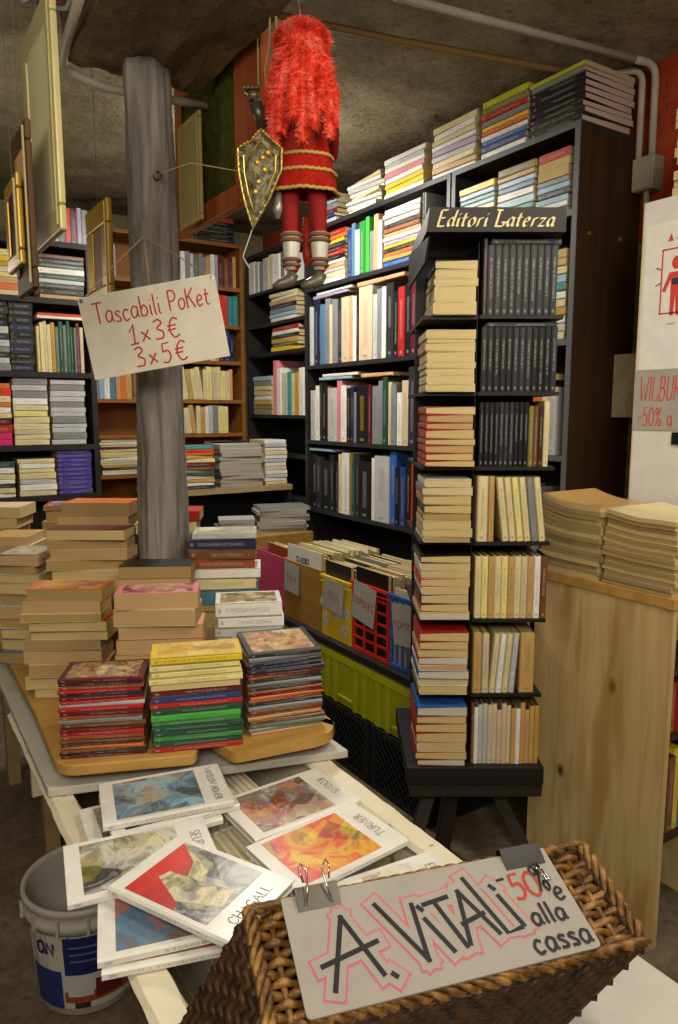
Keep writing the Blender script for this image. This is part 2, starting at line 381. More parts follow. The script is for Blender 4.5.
# ================================================================== ROOM
CEIL = 2.9
def room():
    struct(MB().box((-1.6, -2.6, -.1), (2.9, 5.2, 0)).build('floor', M_FLOOR))
    struct(MB().mat(M_PLASTER).box((2.57, -2.6, 0), (2.7, 5.2, 2.25)).mat(M_REDWALL).box((2.57, -2.6, 2.25), (2.7, 5.2, CEIL)).build('wall_right'))
    struct(MB().box((-1.6, 5.0, 0), (2.57, 5.15, CEIL)).build('wall_back', M_PLASTER))
    struct(MB().box((-1.7, -2.6, 0), (-1.6, 5.15, CEIL)).build('wall_left', M_PLASTER))
    struct(MB().box((-1.6, -2.7, 0), (2.57, -2.6, CEIL)).build('wall_front', M_PLASTER))
    # ceiling: an uneven cast slab
    R1 = random.Random(3); mb = MB(); nx, ny = 90, 120
    for j in range(ny+1):
        for i in range(nx+1):
            x = -1.7 + 4.4*i/nx; y = -2.7 + 7.9*j/ny
            r = abs(((x*.55 + y*.83) % .62) - .31)
            z = CEIL + .012*math.sin(x*3.1+y*1.7) + R1.uniform(-.004, .004) + (.012 if r < .035 else 0)
            mb.v.append((x, y, z))
    for j in range(ny):
        for i in range(nx):
            a = j*(nx+1)+i; mb.face([a, a+nx+1, a+nx+2, a+1])
    c = struct(mb.build('ceiling', M_CONC, smooth=True))
    # rough beam carried by the log
    mb = MB(); R1 = random.Random(5); n = 30; m = 8
    def ring(y, k):
        pts = []
        for (x, z) in [(.575+(.43*i/m), 2.655) for i in range(m+1)] + [(1.005, 2.78), (1.0, 2.92), (.585, 2.92), (.58, 2.78)]:
            pts.append((x + R1.uniform(-.009, .009), y + R1.uniform(-.008, .008), z + R1.uniform(-.009, .009) + (.016 if k in (8, 9, 20) else 0)))
        return pts
    for k in range(n+1): mb.v += ring(-2.5 + 4.92*k/n, k)
    q = m+5
    for k in range(n):
        for i in range(q): j = (i+1) % q; mb.face([k*q+i, (k+1)*q+i, (k+1)*q+j, k*q+j])
    mb.face(list(range(q))); mb.face([n*q+i for i in range(q)][::-1])
    struct(mb.build('trim_1', M_BEAM))
    # brick patch low on the right wall is the wall itself
room()

def pillar():
    R1 = random.Random(11); mb = MB(); seg = 40; rows = 90; cx, cy = .80, 2.335
    for k in range(rows+1):
        z = 2.655*k/rows
        for j in range(seg):
            a = 2*PI*j/seg
            r = .079 - .007*z/2.655 + .0045*math.sin(5*a+z*1.3) + .003*math.sin(11*a - z*2.1) + R1.uniform(-.0016, .0016) + .004*math.sin(z*7+a*2)
            mb.v.append((cx + .012*math.sin(z*1.1) + r*math.cos(a), cy + r*math.sin(a), z))
    for k in range(rows):
        for j in range(seg): i = (j+1) % seg; mb.face([k*seg+j, k*seg+i, (k+1)*seg+i, (k+1)*seg+j])
    mb.face([rows*seg+j for j in range(seg)])
    o = mb.build('log_post', M_LOG, smooth=True)
    tag(o, 'weathered grey log post rising from the book table to the beam', 'post')
    h = MB(); P = [Vector((.800, 2.2565, 2.327)), Vector((.795, 2.243, 2.329))]
    h.tube([Vector((.80, 2.262, 2.327)), Vector((.797, 2.245, 2.327))] + [Vector((.797, 2.245, 2.327)) + RH*(.012*math.sin(a)) + UP*(.012*math.cos(a)-.012) for a in [i*.55 for i in range(10)]], .0022, 6)
    h.build('hook', plain('dark_brown', .5, .6), o)
pillar()

# ================================================================== BOOKCASES
def bookcase(label, origin, right, inward, width, depth, top, shelves, mat, th=.022, edge=None, back=True, side_mats=None, cat='bookcase', topboard=True, endcap=True, bottom=0.0):
    """origin = front left bottom corner; parts are separate meshes"""
    M = frame(Vector(right), Vector(inward), UP, Vector(origin))
    if Vector(right).cross(Vector(inward)).z < 0: raise ValueError('handed')
    t = thing('bookcase', label, cat, M=M); em = edge or mat
    sm = side_mats or (mat, mat)
    for k, x in enumerate((0, width-th)):
        mb = MB().mat(sm[k]).box((x, .004, bottom), (x+th, depth, top)).mat(em).box((x, 0, bottom), (x+th, .004, top)); mb.build('side_panel', None, t)
    zs = list(shelves) + ([top] if topboard else [])
    for z in zs:
        a = (th+.0005, width-th-.0005) if z < top else (0, width)
        z1 = z if z < top else top + th
        z0 = z - th if z < top else top + .0003
        MB().mat(mat).box((a[0], .004, z0), (a[1], depth-.012, z1)).mat(em).box((a[0], 0, z0), (a[1], .004, z1)).build('top_board' if z == top else 'shelf_board', None, t)
    if back: MB().box((th+.0005, depth-.011, bottom), (width-th-.0005, depth-.001, top)).build('back_panel', mat, t)
    return t
NY = Vector((0, -1, 0)); PX = Vector((1, 0, 0)); PY = Vector((0, 1, 0))
# right wall: two black units (right of photo is nearer, along -Y)
SH = [.25, .62, 1.03, 1.435, 1.87]
bookcase('tall black bookcase of art books behind the crates', (2.2, 3.76, 0), NY, PX, 1.26, .33, 2.608, SH + [2.31], M_BLACKWOOD, edge=plain('2a2a2d', .4))
ub = bookcase('black bookcase with grey edges and a dark brown end panel', (2.2, 2.49, 0), NY, PX, .676, .366, 2.608, SH + [2.33], M_BLACKWOOD, edge=M_GREYEDGE, side_mats=(M_BLACKWOOD, M_DARKPANEL))
mb = MB()
for x in (.07, .25):
    for z in (2.25,):
        mb.tube([(.676, x, z), (.682, x, z)], .008, 10)
mb.build('brass_bolt', plain('gold', .35, .8), ub)
# corner unit deeper in the room
bookcase('narrow black corner bookcase behind the hanging puppet', (2.24, 4.62, 0), NY, PX, .84, .28, 2.62, [1.05, 1.33, 1.581, 1.986, 2.175, 2.387], M_BLACKWOOD, th=.02, edge=M_BLACKWOOD)
# back wall: orange wood unit
bookcase('orange wooden bookcase on the back wall behind the log post', (1.14, 4.64, 0), PX, PY, 1.09, .28, 2.70, [.9, 1.2, 1.456, 1.683, 1.945, 2.186, 2.436], M_ORANGEWOOD, th=.024)
# left black unit
bookcase('black bookcase against the back wall at far left', (.25, 4.3, 0), PX, PY, .875, .3, 2.50, [.8, 1.13, 1.416, 1.821, 2.223], M_BLACKWOOD, th=.03)
# low ledge
t = thing('low_bookcase', 'low shelf with pale wooden top carrying book piles before the back bookcases', 'shelf', (1.33, 3.95, 0))
MB().box((0, 0, 1.118), (.885, .36, 1.15)).build('top_board', M_PALEWOOD, t)
for x in (0, .86): MB().box((x, .01, 0), (x+.025, .35, 1.1175)).build('side_panel', M_BLACKWOOD, t)
MB().box((.026, .33, 0), (.859, .345, 1.1175)).build('back_panel', M_BLACKWOOD, t)

# ================================================================== TROUGH AND TABLE BOARDS
def trough():
    t = thing('boat', 'long white painted boat-shaped trough with chipped rim filled with art books', 'boat', (.605, 0, 0))
    y0, y1 = .30, 2.235; mb = MB()
    # hull section: outer and inner skins
    out = [(-.305, .70), (-.27, .60), (-.20, .45), (-.15, .40), (.15, .40), (.20, .45), (.27, .60), (.305, .70)]
    inn = [(.285, .70), (.25, .60), (.18, .46), (.14, .42), (-.14, .42), (-.18, .46), (-.25, .60), (-.285, .70)]
    sec = out + inn; k = len(sec)
    for y in (y0, y1):
        for p in sec: mb.v.append((p[0], y, p[1]))
    for i in range(k): j = (i+1) % k; mb.face([i, j, k+j, k+i])
    mb.face([0,1,14,15]); mb.face([1,2,13,14]); mb.face([2,3,12,13]); mb.face([3,4,11,12]); mb.face([4,5,10,11]); mb.face([5,6,9,10]); mb.face([6,7,8,9])
    mb.face([k+i for i in (15,14,1,0)]); mb.face([k+i for i in (14,13,2,1)]); mb.face([k+i for i in (13,12,3,2)]); mb.face([k+i for i in (12,11,4,3)]); mb.face([k+i for i in (11,10,5,4)]); mb.face([k+i for i in (10,9,6,5)]); mb.face([k+i for i in (9,8,7,6)])
    mb.build('hull', M_CHIP, t)
    for s in (-1, 1):
        R1 = random.Random(s+5); m2 = MB(); n = 60
        prof = [(-.026, .7003), (.024, .7003), (.03, .71), (.024, .7195), (-.02, .7195), (-.03, .711)]
        for i in range(n+1):
            y = y0 + (y1-y0)*i/n
            for (x, z) in prof: m2.v.append((s*.295 + x + R1.uniform(-.0015, .0015), y, z + (R1.uniform(-.0012, .0) if z > .701 else 0)))
        q = len(prof)
        for i in range(n):
            for j in range(q): l = (j+1) % q; m2.face([i*q+j, i*q+l, (i+1)*q+l, (i+1)*q+j])
        m2.face(list(range(q))[::-1]); m2.face([n*q+j for j in range(q)])
        m2.build('rim', M_CHIP, t)
    for y in (y0, y1): MB().box((-.27, y-.012, .44), (.27, y+.0115, .6995)).build('end_board', M_CHIP, t)
    for y in (.75, 1.42):
        MB().box((-.06, y-.03, 0), (-.01, y+.03, .3995)).build('leg', M_DARKPANEL, t)
        MB().box((.06, y-.03, 0), (.11, y+.03, .3995)).build('leg', M_DARKPANEL, t)
trough()
def rounded(poly, rr):
    out = []; n = len(poly)
    for i in range(n):
        p = Vector(poly[i]); r = rr[i]
        if r <= 0: out.append(tuple(p)); continue
        a = (Vector(poly[i-1]) - p).normalized()*r; b = (Vector(poly[(i+1) % n]) - p).normalized()*r
        for k in range(7):
            s = k/6; out.append(tuple((p+a)*(1-s)**2 + p*2*s*(1-s) + (p+b)*s*s))
    return out
o = MB().prism([(.283, 1.665), (.62, 1.555), (.97, 1.45), (.97, 2.234), (.705, 2.234), (.705, 2.436), (.97, 2.436), (.97, 3.34), (.30, 3.34)], .7205, .742).build('table_board', M_WHITEBOARD)
for x, y in ((.42, 3.25), (.90, 3.25), (.45, 2.62), (.90, 2.62)): MB().box((x-.025, y-.025, 0), (x+.025, y+.025, .7203)).build('leg', M_PALEWOOD, o)
tag(bevel(o), 'white board laid across the trough under the pine boards', 'board')
def pine(name, poly, rr, lab, batten):
    o = MB().prism(rounded(poly, rr), .772, .80).build(name, M_PINE); bevel(o, .004); tag(o, lab, 'board')
    MB().box(*batten).build('batten', M_BLACKWOOD, o)
pine('pine_board', [(.302, 1.645), (.59, 1.530), (.64, 1.62), (.64, 3.30), (.335, 3.30), (.318, 2.0)], [.05, .02, 0, 0, 0, 0], 'yellow pine board with rounded corner under the left book stacks', ((.36, 1.68, .7425), (.60, 3.2, .7718)))
pine('pine_board', [(.668, 1.488), (.935, 1.445), (.965, 1.52), (.965, 2.232), (.65, 2.232), (.65, 1.62)], [.02, .07, .04, 0, 0, 0], 'yellow pine board with rounded corner under the right book stacks', ((.70, 1.72, .7425), (.93, 2.22, .7718)))
pine('pine_board', [(.65, 2.437), (.965, 2.437), (.965, 3.30), (.65, 3.30)], [0, 0, 0, 0], 'yellow pine board on the table beyond the log post', ((.70, 2.45, .7425), (.93, 3.2, .7718)))
o = MB().box((.56, 2.50, .8003), (.78, 3.2, 1.02)).build('wooden_riser', M_PALEWOOD); tag(bevel(o), 'plain wooden riser lifting the back stacks on the table', 'box')

# ================================================================== CRATES (left of photo is far, +Y)
def lattice(mb, y0, y1, z0, z1, x, d, ny, nz, w, diag=False):
    if not diag:
        for i in range(ny+1):
            y = y0 + (y1-y0)*i/ny; mb.box((x, y-w/2, z0), (x+d, y+w/2, z1))
        for i in range(nz+1):
            z = z0 + (z1-z0)*i/nz; mb.box((x+.0005, y0, z-w/2), (x+d-.0005, y1, z+w/2))
    else:
        L_ = z1 - z0; n = int((y1-y0)/w/3.2)
        for s in (-1, 1):
            for i in range(-n, 2*n):
                a = y0 + i*w*3.2; b = a + s*L_
                ya, yb, za, zb = a, b, z0, z1
                lo, hi = y0, y1
                f = lambda y: z0 + (y-a)/(b-a)*L_
                ys = sorted((max(min(a, b), lo), min(max(a, b), hi)))
                if max(min(a, b), lo) >= min(max(a, b), hi): continue
                p, q = (x+d/2, ys[0], f(ys[0])), (x+d/2, ys[1], f(ys[1]))
                mb.tube([p, q], w*.35, 4)
def crate(label, y0, y1, z0, z1, x0, x1, m, style, rimc=None):
    """open box whose front faces the aisle (-X)"""
    w = .006; mb = MB()
    mb.box((x0, y0, z0), (x1, y1, z0+w)); mb.box((x1-w, y0, z0+w), (x1, y1, z1))
    t = thing('storage_crate', label, 'crate', ((x0+x1)/2, (y0+y1)/2, z0)); inv = Vector((-(x0+x1)/2, -(y0+y1)/2, -z0))
    if style in ('solid', 'bin', 'wood'):
        mb.box((x0, y0, z0+w), (x0+w, y1, z1)); mb.box((x0+w, y0, z0+w), (x1-w, y0+w, z1)); mb.box((x0+w, y1-w, z0+w), (x1-w, y1, z1))
    else:
        mb.box((x0, y0, z0+w), (x1-w, y0+w, z1)); mb.box((x0+w, y1-w, z0+w), (x1-w, y1, z1))
    if style == 'bin':
        zt = z1 - .045
        mb.box((x0-.014, y0+.002, zt), (x0, y1-.002, z1-.012))
        for f in (.12, .30, .70, .88):
            y = y0 + (y1-y0)*f; mb.box((x0-.012, y-.014, z0+.004), (x0, y+.014, zt))
        mb.box((x0-.009, y0+(y1-y0)*.34, z0+.03), (x0, y0+(y1-y0)*.66, z0+.045))
    if style == 'grid': lattice(mb, y0+.008, y1-.004, z0+.012, z1-.008, x0, .008, 3, 6, .012)
    if style == 'slots':
        for i in range(9):
            y = y0+.008 + (y1-y0-.016)*i/8; mb.box((x0, y-.007, z0+.006), (x0+.008, y+.007, z1-.02))
        for z in (z0+.012, z0+(z1-z0)*.45, z1-.05, z1-.016): mb.box((x0-.001, y0+.001, z-.008), (x0+.0085, y1-.001, z+.008))
    if style == 'diamond':
        lattice(mb, y0+.03, y1-.03, z0+.02, z1-.02, x0, .006, 1, 1, .012, True)
        mb.box((x0, y0+.006, z0+.006), (x0+.007, y0+.04, z1)); mb.box((x0, y1-.04, z0+.006), (x0+.007, y1-.006, z1))
        mb.box((x0, y0+.04, z0+.006), (x0+.007, y1-.04, z0+.03)); mb.box((x0, y0+.04, z1-.03), (x0+.007, y1-.04, z1))
    mb.v = [tuple(Vector(p)+inv) for p in mb.v]
    bevel(mb.build('body', m, t), .0015, 1)
    if rimc:
        r = MB(); e = .010
        for a, b in (((x0-e, y0-.002, z1-.012), (x0, y1+.002, z1)), ((x0-e, y0-.002, z1-.035), (x0-.004, y1+.002, z1-.03))): r.box(a, b)
        r.v = [tuple(Vector(p)+inv) for p in r.v]; r.build('rim', rimc, t)
    return t
M_LIME = plain('lime', .35); M_DARKCR = plain('1c2024', .5)
M_PINK = NT('pink_plastic', .3, .5); M_PINK.b.inputs['Transmission Weight'].default_value = .35; M_PINK = M_PINK.col(hexc('e0558c'))
ys = [1.98, 2.38, 2.78, 3.18, 3.58]
pos = ['nearest the rotating rack', 'second from the rotating rack', 'third from the rotating rack', 'farthest from the rotating rack']
for i in range(4):
    crate('dark plastic crate with diamond lattice on the floor, ' + pos[i], ys[i]+.004, ys[i+1]-.004, .0005, .282, 1.70, 2.14, M_DARKCR, 'diamond')
    crate('lime green plastic bin stacked on a dark crate, ' + pos[i], ys[i]+.003, ys[i+1]-.003,   .2825, .53, 1.715, 2.14, M_LIME, 'bin')
o = MB().box((1.70, 1.96, .5305), (2.15, 3.60, .56)).build('shelf_plank', M_BLACKWOOD); tag(o, 'long dark plank between the lime bins and the coloured crates', 'plank')
ZC = .5605
cr = [('pink translucent plastic crate at the far end of the row', 3.20, 3.50, .30, M_PINK, 'solid', None, 'pink'),
      ('brown wooden box of pale comics between pink and yellow crates', 2.83, 3.19, .30, M_BOXWOOD, 'wood', None, 'wood'),
      ('yellow plastic crate with picture stickers between wooden box and red crate', 2.575, 2.82, .29, plain('yellow', .35), 'solid', plain('yellow', .3), 'yellow'),
      ('red plastic crate with open grid front holding comics', 2.30, 2.565, .31, plain('bright_red', .35), 'grid', plain('bright_red', .3), 'red'),
      ('blue plastic crate with slotted front beside the rotating rack', 1.98, 2.29, .31, plain('3b62b0', .35), 'slots', plain('3b62b0', .3), 'blue')]
XC0, XC1 = 1.735, 2.13
def card_on(y, z, w, h, text, lab, tilt=0.0, lh=.035):
    M = frame(Vector((0, -1, 0)), Vector((0, 0, 1)), Vector((-1, 0, 0)), Vector((XC0-.0112, y, z)))
    M = M @ Matrix.Rotation(rad(tilt), 4, 'Z')
    o = MB().box((-w/2, -h/2, 0), (w/2, h/2, .001)).build('price_card', plain('a3a198', .8)); o.matrix_world = M
    tag(o, lab, 'sign')
    tw = text_w(text, lh); letters(text, lh, .004, plain('9a4a48', .7), o, (-tw/2, -lh/2), z=.0013)
for lab, y0, y1, h, m, st, rm, nm in cr:
    crate(lab, y0, y1, ZC, ZC+h, XC0, XC1, m, st, rm)
    if nm == 'yellow':
        mbs = MB()
        R1 = random.Random(4)
        for yy, zz, c in ((y0+.21, ZC+.08, 'charcoal'), (y0+.05, ZC+.06, 'lilac'), (y0+.12, ZC+.13, 'maroon'), (y0+.23, ZC+.16, 'charcoal'), (y0+.04, ZC+.14, 'brown')):
            a = R1.uniform(-.6, .6); M = frame(Vector((0, -math.cos(a), math.sin(a))), Vector((0, math.sin(a), math.cos(a))), Vector((-1, 0, 0)), Vector((XC0-.0008, yy, zz)))
            s = MB().box((-.022, -.028, 0), (.022, .028, .0006)).build('sticker', painting(c + ' white grey', 30, 1, 3)); s.matrix_world = M
            tag(s, {'lilac': 'round lilac picture sticker low on the yellow crate', 'maroon': 'maroon sticker in the middle of the yellow crate', 'brown': 'brown sticker at the right of the yellow crate'}.get(c, 'dark picture sticker at lower left of the yellow crate' if zz < ZC+.1 else 'dark picture sticker at upper left of the yellow crate'), 'sticker')
card_on(3.09, ZC+.215, .145, .15, 'TELA', 'grey price card on the brown wooden box', -2)
card_on(2.70, ZC+.205, .16, .15, 'TELA', 'grey price card on the yellow crate', -6)
card_on(2.46, ZC+.225, .165, .17, 'TOPOLES', 'white card lettered in red on the red crate', -8, .03)
card_on(2.17, ZC+.20, .17, .17, 'TOPOLES', 'grey card lettered in red on the blue crate', 6, .03)
# comics standing in the crates, covers towards the aisle
def comics_in(desc, y0, y1, cols, x=1.748, T=.011, H=.26, top=None, pic=None):
    n = len(cols); R0 = random.Random(desc); L = y1 - y0 - .03; z = ZC+.008
    for i, c in enumerate(cols):
        h = H*R0.uniform(.96, 1.04) if i else H*1.04; yc = (y0+y1)/2 + R0.uniform(-.006, .006)
        # front cover faces -X: local x up, local y along -Y (spine at far side), local z = x cross y
        M = frame(UP, Vector((0, -1, 0)), UP.cross(Vector((0, -1, 0))), Vector((x, yc + L/2, z + h/2)))
        lab = f"{say(c)} comic album, {ordn(i, n, 'from front', 'rearmost', 'foremost')} in the {desc}"
        o = book('comic_album', c, T, h, L, M, lab, 'comic', 'comics in the ' + desc, 'pale')
        if i == 0 and pic == 'words': letters_on_cover(o, T, h, L)
        x += T + .0016
def letters_on_cover(o, T, h, L):
    # cover's outer face is local z=0, seen from -z; x runs up, so lay the word along +y
    mb = letters('CLASSICI', .026, .006, plain('charcoal', .7), o, (0, 0), z=0, sp=.1)
    for v in mb.data.vertices:
        a, b = v.co.x, v.co.y; v.co = (h/2 - .075 + b, L*.28 + a, -.0006)
comics_in('pink crate', 3.20, 3.50, ['rust', 'bright_red', 'cream', 'rust'], 1.80, .016, .31)
comics_in('brown wooden box', 2.83, 3.19, ['white', 'cream', 'orange', 'cream', 'brown', 'cream', 'pale_yellow', 'white', 'cream', 'olive', 'cream', 'white', 'pale_yellow', 'cream', 'grey', 'cream', 'white', 'red', 'cream', 'white', 'cream', 'beige', 'white', 'cream'], H=.355, T=.0125, pic='words')
comics_in('yellow crate', 2.575, 2.82, ['charcoal', 'black', 'navy', 'cream', 'black', 'grey', 'charcoal', 'tan', 'black', 'cream', 'grey', 'olive', 'black', 'beige', 'charcoal', 'cream', 'grey', 'beige'], H=.335, T=.017)
comics_in('red crate', 2.30, 2.565, ['black', 'charcoal', 'cream', 'black', 'tan', 'grey', 'cream', 'black', 'olive', 'grey', 'beige', 'charcoal', 'cream', 'grey', 'beige', 'cream', 'grey', 'tan', 'cream'], H=.35, T=.0165)
comics_in('blue crate', 1.98, 2.29, ['cream', 'grey', 'beige', 'cream', 'charcoal', 'cream', 'beige', 'grey', 'cream', 'tan'], H=.31, T=.017)
# ================================================================== BOOKS ON THE TABLE
def cl(s):
    out = []
    for w in s.split():
        c, *k = w.split('*'); out += [c]*(int(k[0]) if k else 1)
    return out
FZ = .8003
stack('the left front comic stack', (.405, 1.632, FZ), -24, cl('maroon charcoal rust red charcoal maroon red light_grey red maroon rust grey brown maroon red rust brown charcoal orange brown charcoal maroon'),
      L=.188, W=.128, T=.0089, name='comic_album', kind='comic album', cat='comic', pg='old', rj=2.5, picture=('dark_brown cream maroon tan grey', 22, 2, 1))
sp = [dict(c='yellow', T=.019, pic=('yellow pale_yellow gold orange', 16, 1, 4))] + [dict(c='pale_yellow', T=.016)]*3 + [dict(c='cream', T=.012, face='fore')]
sp += [dict(c=c, T=t) for c, t in (('maroon', .018), ('dark_blue', .014), ('red', .014), ('dark_green', .015), ('bright_green', .017), ('green', .012), ('dark_green', .013), ('dark_green', .013), ('green', .012), ('dark_green', .013), ('red', .013))]
stack('the yellow and green stack', (.605, 1.548, FZ), -20, sp, L=.212, W=.11, jit=.003, rj=1.0, name='comic_album', kind='comic album', cat='comic', pg='pale')
stack('the right front comic stack', (.830, 1.520, FZ), -14, cl('charcoal grey charcoal navy charcoal maroon rust charcoal grey charcoal rust maroon orange rust charcoal grey brown rust tan brown grey_green grey tan'),
      L=.190, W=.19, T=.0087, name='comic_album', kind='comic album', cat='comic', pg='old', rj=2.5, picture=('rust cream tan brown pink', 20, 2, 2))
# --- second row: page edges towards the viewer
def pages_stack(desc, x, y, ang, cols, L=.2, W=.13, T=.036, z=FZ, pg='cream', top=None, **k):
    sp = [dict(c=c, pg=('cream', 'tan', 'old', 'cream', 'peach')[(i*7+len(desc)) % 5] if pg == 'mix' else pg) for i, c in enumerate(cols)]
    if top: sp[0].update(top)
    return stack(desc, (x, y, z), ang, sp, face=k.pop('face', 'fore'), L=L, W=W, T=T, pg=pg, jit=.011, rj=3.5, **k)
pages_stack('the stack behind the left comics', .412, 2.03, -30, ['orange', 'peach', 'cream', 'red', 'beige', 'tan', 'grey', 'cream', 'tan', 'brown'], L=.215, W=.112, T=.031, pg='mix', top=dict(pic=('orange yellow pink rust', 14, 1, 2)))
pages_stack('the stack behind the yellow comics', .592, 1.775, -28, ['pink', 'cream', 'peach', 'rust', 'tan', 'cream', 'beige', 'tan'], L=.218, W=.112, T=.0385, pg='peach', top=dict(pic=('cream pink maroon peach', 12, 1, 5)))
stack('the pale stack behind right comics', (.868, 1.79, FZ), -26, cl('white white light_grey cream white light_grey white cream'), L=.19, W=.13, T=.035, rj=3, jit=.008, pg='pale', picture=('dark_green cream charcoal tan gold', 18, 1, 6))
pages_stack('the black topped stack', .675, 2.030, -28, ['black', 'tan', 'cream', 'beige', 'tan', 'cream', 'brown', 'tan', 'cream'], L=.215, W=.115, T=.0365, pg='mix')
pages_stack('the dark red topped stack', .545, 2.285, -31, ['maroon', 'cream', 'tan', 'beige', 'cream', 'tan', 'cream', 'brown', 'tan', 'cream', 'beige', 'tan'], L=.245, W=.11, T=.0375, pg='mix')
pages_stack('the orange topped stack on riser', .655, 2.62, -31, ['orange', 'tan', 'cream', 'beige', 'tan', 'cream'], L=.25, W=.15, T=.040, pg='mix', z=1.0203)
pages_stack('the stripe topped stack on riser', .645, 2.90, -24, ['red', 'cream', 'white', 'tan', 'cream', 'tan'], L=.23, W=.16, T=.040, pg='mix', z=1.0203, top=dict(pic=('red white dark_blue white bright_red', 9, 1, 5), T=.02))
pages_stack('the grey topped leaning stack', .352, 2.41, -38, ['grey', 'cream', 'light_grey', 'tan', 'light_blue', 'cream', 'white', 'grey', 'tan', 'steel_blue'], L=.16, W=.14, T=.0335, pg='mix', face='head', top=dict(pic=('light_grey cream grey tan', 20, 1, 5)))
pages_stack('the left edge third-row stack', .368, 2.64, -30, ['tan', 'cream', 'beige', 'cream', 'grey', 'tan', 'cream', 'white', 'tan', 'cream', 'grey'], L=.165, W=.15, T=.036, pg='mix', face='head')
pages_stack('the left edge farthest stack', .380, 2.93, -28, ['cream', 'tan', 'beige', 'white', 'cream', 'grey', 'tan', 'cream', 'white', 'tan', 'cream', 'beige'], L=.17, W=.15, T=.0355, pg='mix', face='head')
# right of the post: coloured spines
sp = [dict(c='light_grey', T=.018, pic=('light_grey grey cream white', 14, 1, 3), L=.2), dict(c='navy', T=.033), dict(c='brown', T=.032), dict(c='rust', T=.030), dict(c='white', T=.032, acc='yellow'), dict(c='cream', T=.037, acc='green'),
      dict(c='steel_blue', T=.05), dict(c='tan', T=.02), dict(c='cream', T=.048, face='fore', pg='cream'), dict(c='beige', T=.05, face='fore'), dict(c='tan', T=.035, face='fore'), dict(c='beige', T=.035)]
stack('the coloured stack right of post', (.908, 2.07, FZ), -27, sp, L=.212, W=.14, rj=2.5, jit=.008, kind='book', name='hardback_book', hard=False)
stack('the stack between post and crates', (.90, 2.55, FZ), -30, cl('red cream white maroon tan cream beige tan cream tan'), L=.22, W=.15, T=.045, kind='paperback', rj=4, jit=.01)

# ================================================================== ART BOOKS IN AND ON THE TROUGH
def art_row(desc, x0, x1, y, inward, T=.0145, Hh=.27, n=None):
    n = n or int((x1-x0)/(T+.0008)); R0 = random.Random(desc); x = x0
    for i in range(n):
        t = T*R0.uniform(.9, 1.1); W_ = .215*R0.uniform(.98, 1.02)
        # standing on the tail edge: local x up, local y away from the fore-edge
        M = frame(UP, Vector((0, -1, 0)), UP.cross(Vector((0, -1, 0))), Vector((x, y + W_, .4205 + Hh/2)))
        book('art_book', 'white', t, Hh, W_, M, f"white art book standing upright, {ordn(i, n, 'from left', 'rightmost', 'leftmost')} in {desc}", 'art book', 'upright art books in the trough', 'cream', True, None, .25)
        x += t + .0012
art_row('the near trough row', .468, .734, .915, 1)
art_row('the middle trough row', .468, .734, 1.16, 1)
art_row('the far trough row', .468, .734, 1.40, 1)
def art_book(lab, cx, cy, z, ang, cols, title, L=.27, W=.178, T=.016, seed=1, scale=9, dist=1.2, flip=False, extra=None, tside='far', inset=.06):
    """flat book: local x along the long side, spine at y=0; picture on the left part, title strip across"""
    a = rad(ang); xd = Vector((math.cos(a), math.sin(a), 0)); yd = Vector((-math.sin(a), math.cos(a), 0))
    M = frame(xd, yd, UP, Vector((cx, cy, z)) - yd*W/2)
    o = book('art_book', 'white', T, L, W, M, lab, 'art book', None, 'white', True, None, .2)
    e = T + .0005
    p = MB().box((-L/2+.028, .012, T), (L/2-inset, W-.012, e)).build('cover_picture', painting(cols, scale, dist, seed), o)
    if extra:
        for k, (c, poly) in enumerate(extra):
            MB().quad(*[((-L/2+.028) + u*(L-.028-inset), .012 + v*(W-.024), e + .0003 + k*.0001) for u, v in poly]).build('cover_picture_patch', painting(*c) if isinstance(c, tuple) else plain(c, .3), o)
    if title:
        h = min(.019, (W-.03)/text_w(title, 1, .16)); tw = text_w(title, h, .16)
        letters(title, h, .0017, plain('55554f', .6), o, (L/2 - .034 + (.0 if not flip else .0) - h*.1, W/2 + tw/2), rot=-PI/2, z=T+.0006, sp=.16, serif=True, name='title') if not flip else \
        letters(title, h, .0017, plain('55554f', .6), o, (L/2 - .020, W/2 - tw/2), rot=PI/2, z=T+.0006, sp=.16, serif=True, name='title')
    return o
ZT = .7205
# undermost first
art_book('white art book lowest at left behind the red-cover book, grey picture', .450, 1.445, ZT, -5, 'grey charcoal cream steel_blue', None, seed=2)
art_book('white art book under the blue and brown landscape book', .495, 1.455, ZT+.0163, -6, 'grey charcoal light_grey', None, seed=3, T=.014)
art_book('white art book with blue and brown landscape cover at upper left', .490, 1.462, ZT+.0306, -12, 'dark_brown tan light_blue steel_blue brown light_blue', 'WINSLOW HOMER', seed=4, scale=14)
art_book('white art book lying right behind the fiery cover, pink and brown figures', .729, 1.330, ZT, 2.5, 'dark_brown peach rust grey cream pink', 'KOONS', seed=5, scale=13)
art_book('white art book under the fiery orange cover', .712, 1.140, ZT, 7, 'grey light_grey cream', None, seed=6, T=.018, W=.15)
art_book('white art book with fiery yellow and orange cover', .702, 1.121, ZT+.0183, 5, 'yellow orange bright_red yellow brown charcoal', 'TURNER', seed=7, scale=6, flip=True)
art_book('white art book with blue and yellow beach picture behind the sign', .730, .945, ZT, -6, 'dark_blue light_blue cream white rust', 'EDWARD', seed=8, scale=10, W=.165)
art_book('white art book under the pale landscape book at the left rim', .395, 1.092, ZT, -17, 'steel_blue rust orange grey', None, seed=9)
art_book('white art book second under the red-cover book', .390, 1.106, ZT+.0163, -15, 'rust orange steel_blue grey brown', None, seed=10, T=.017)
art_book('white art book with pale green landscape hanging over the left rim', .372, 1.258, ZT+.0336, -10, 'grey_green cream light_grey olive charcoal light_grey', 'SEURAT', seed=11, scale=12)
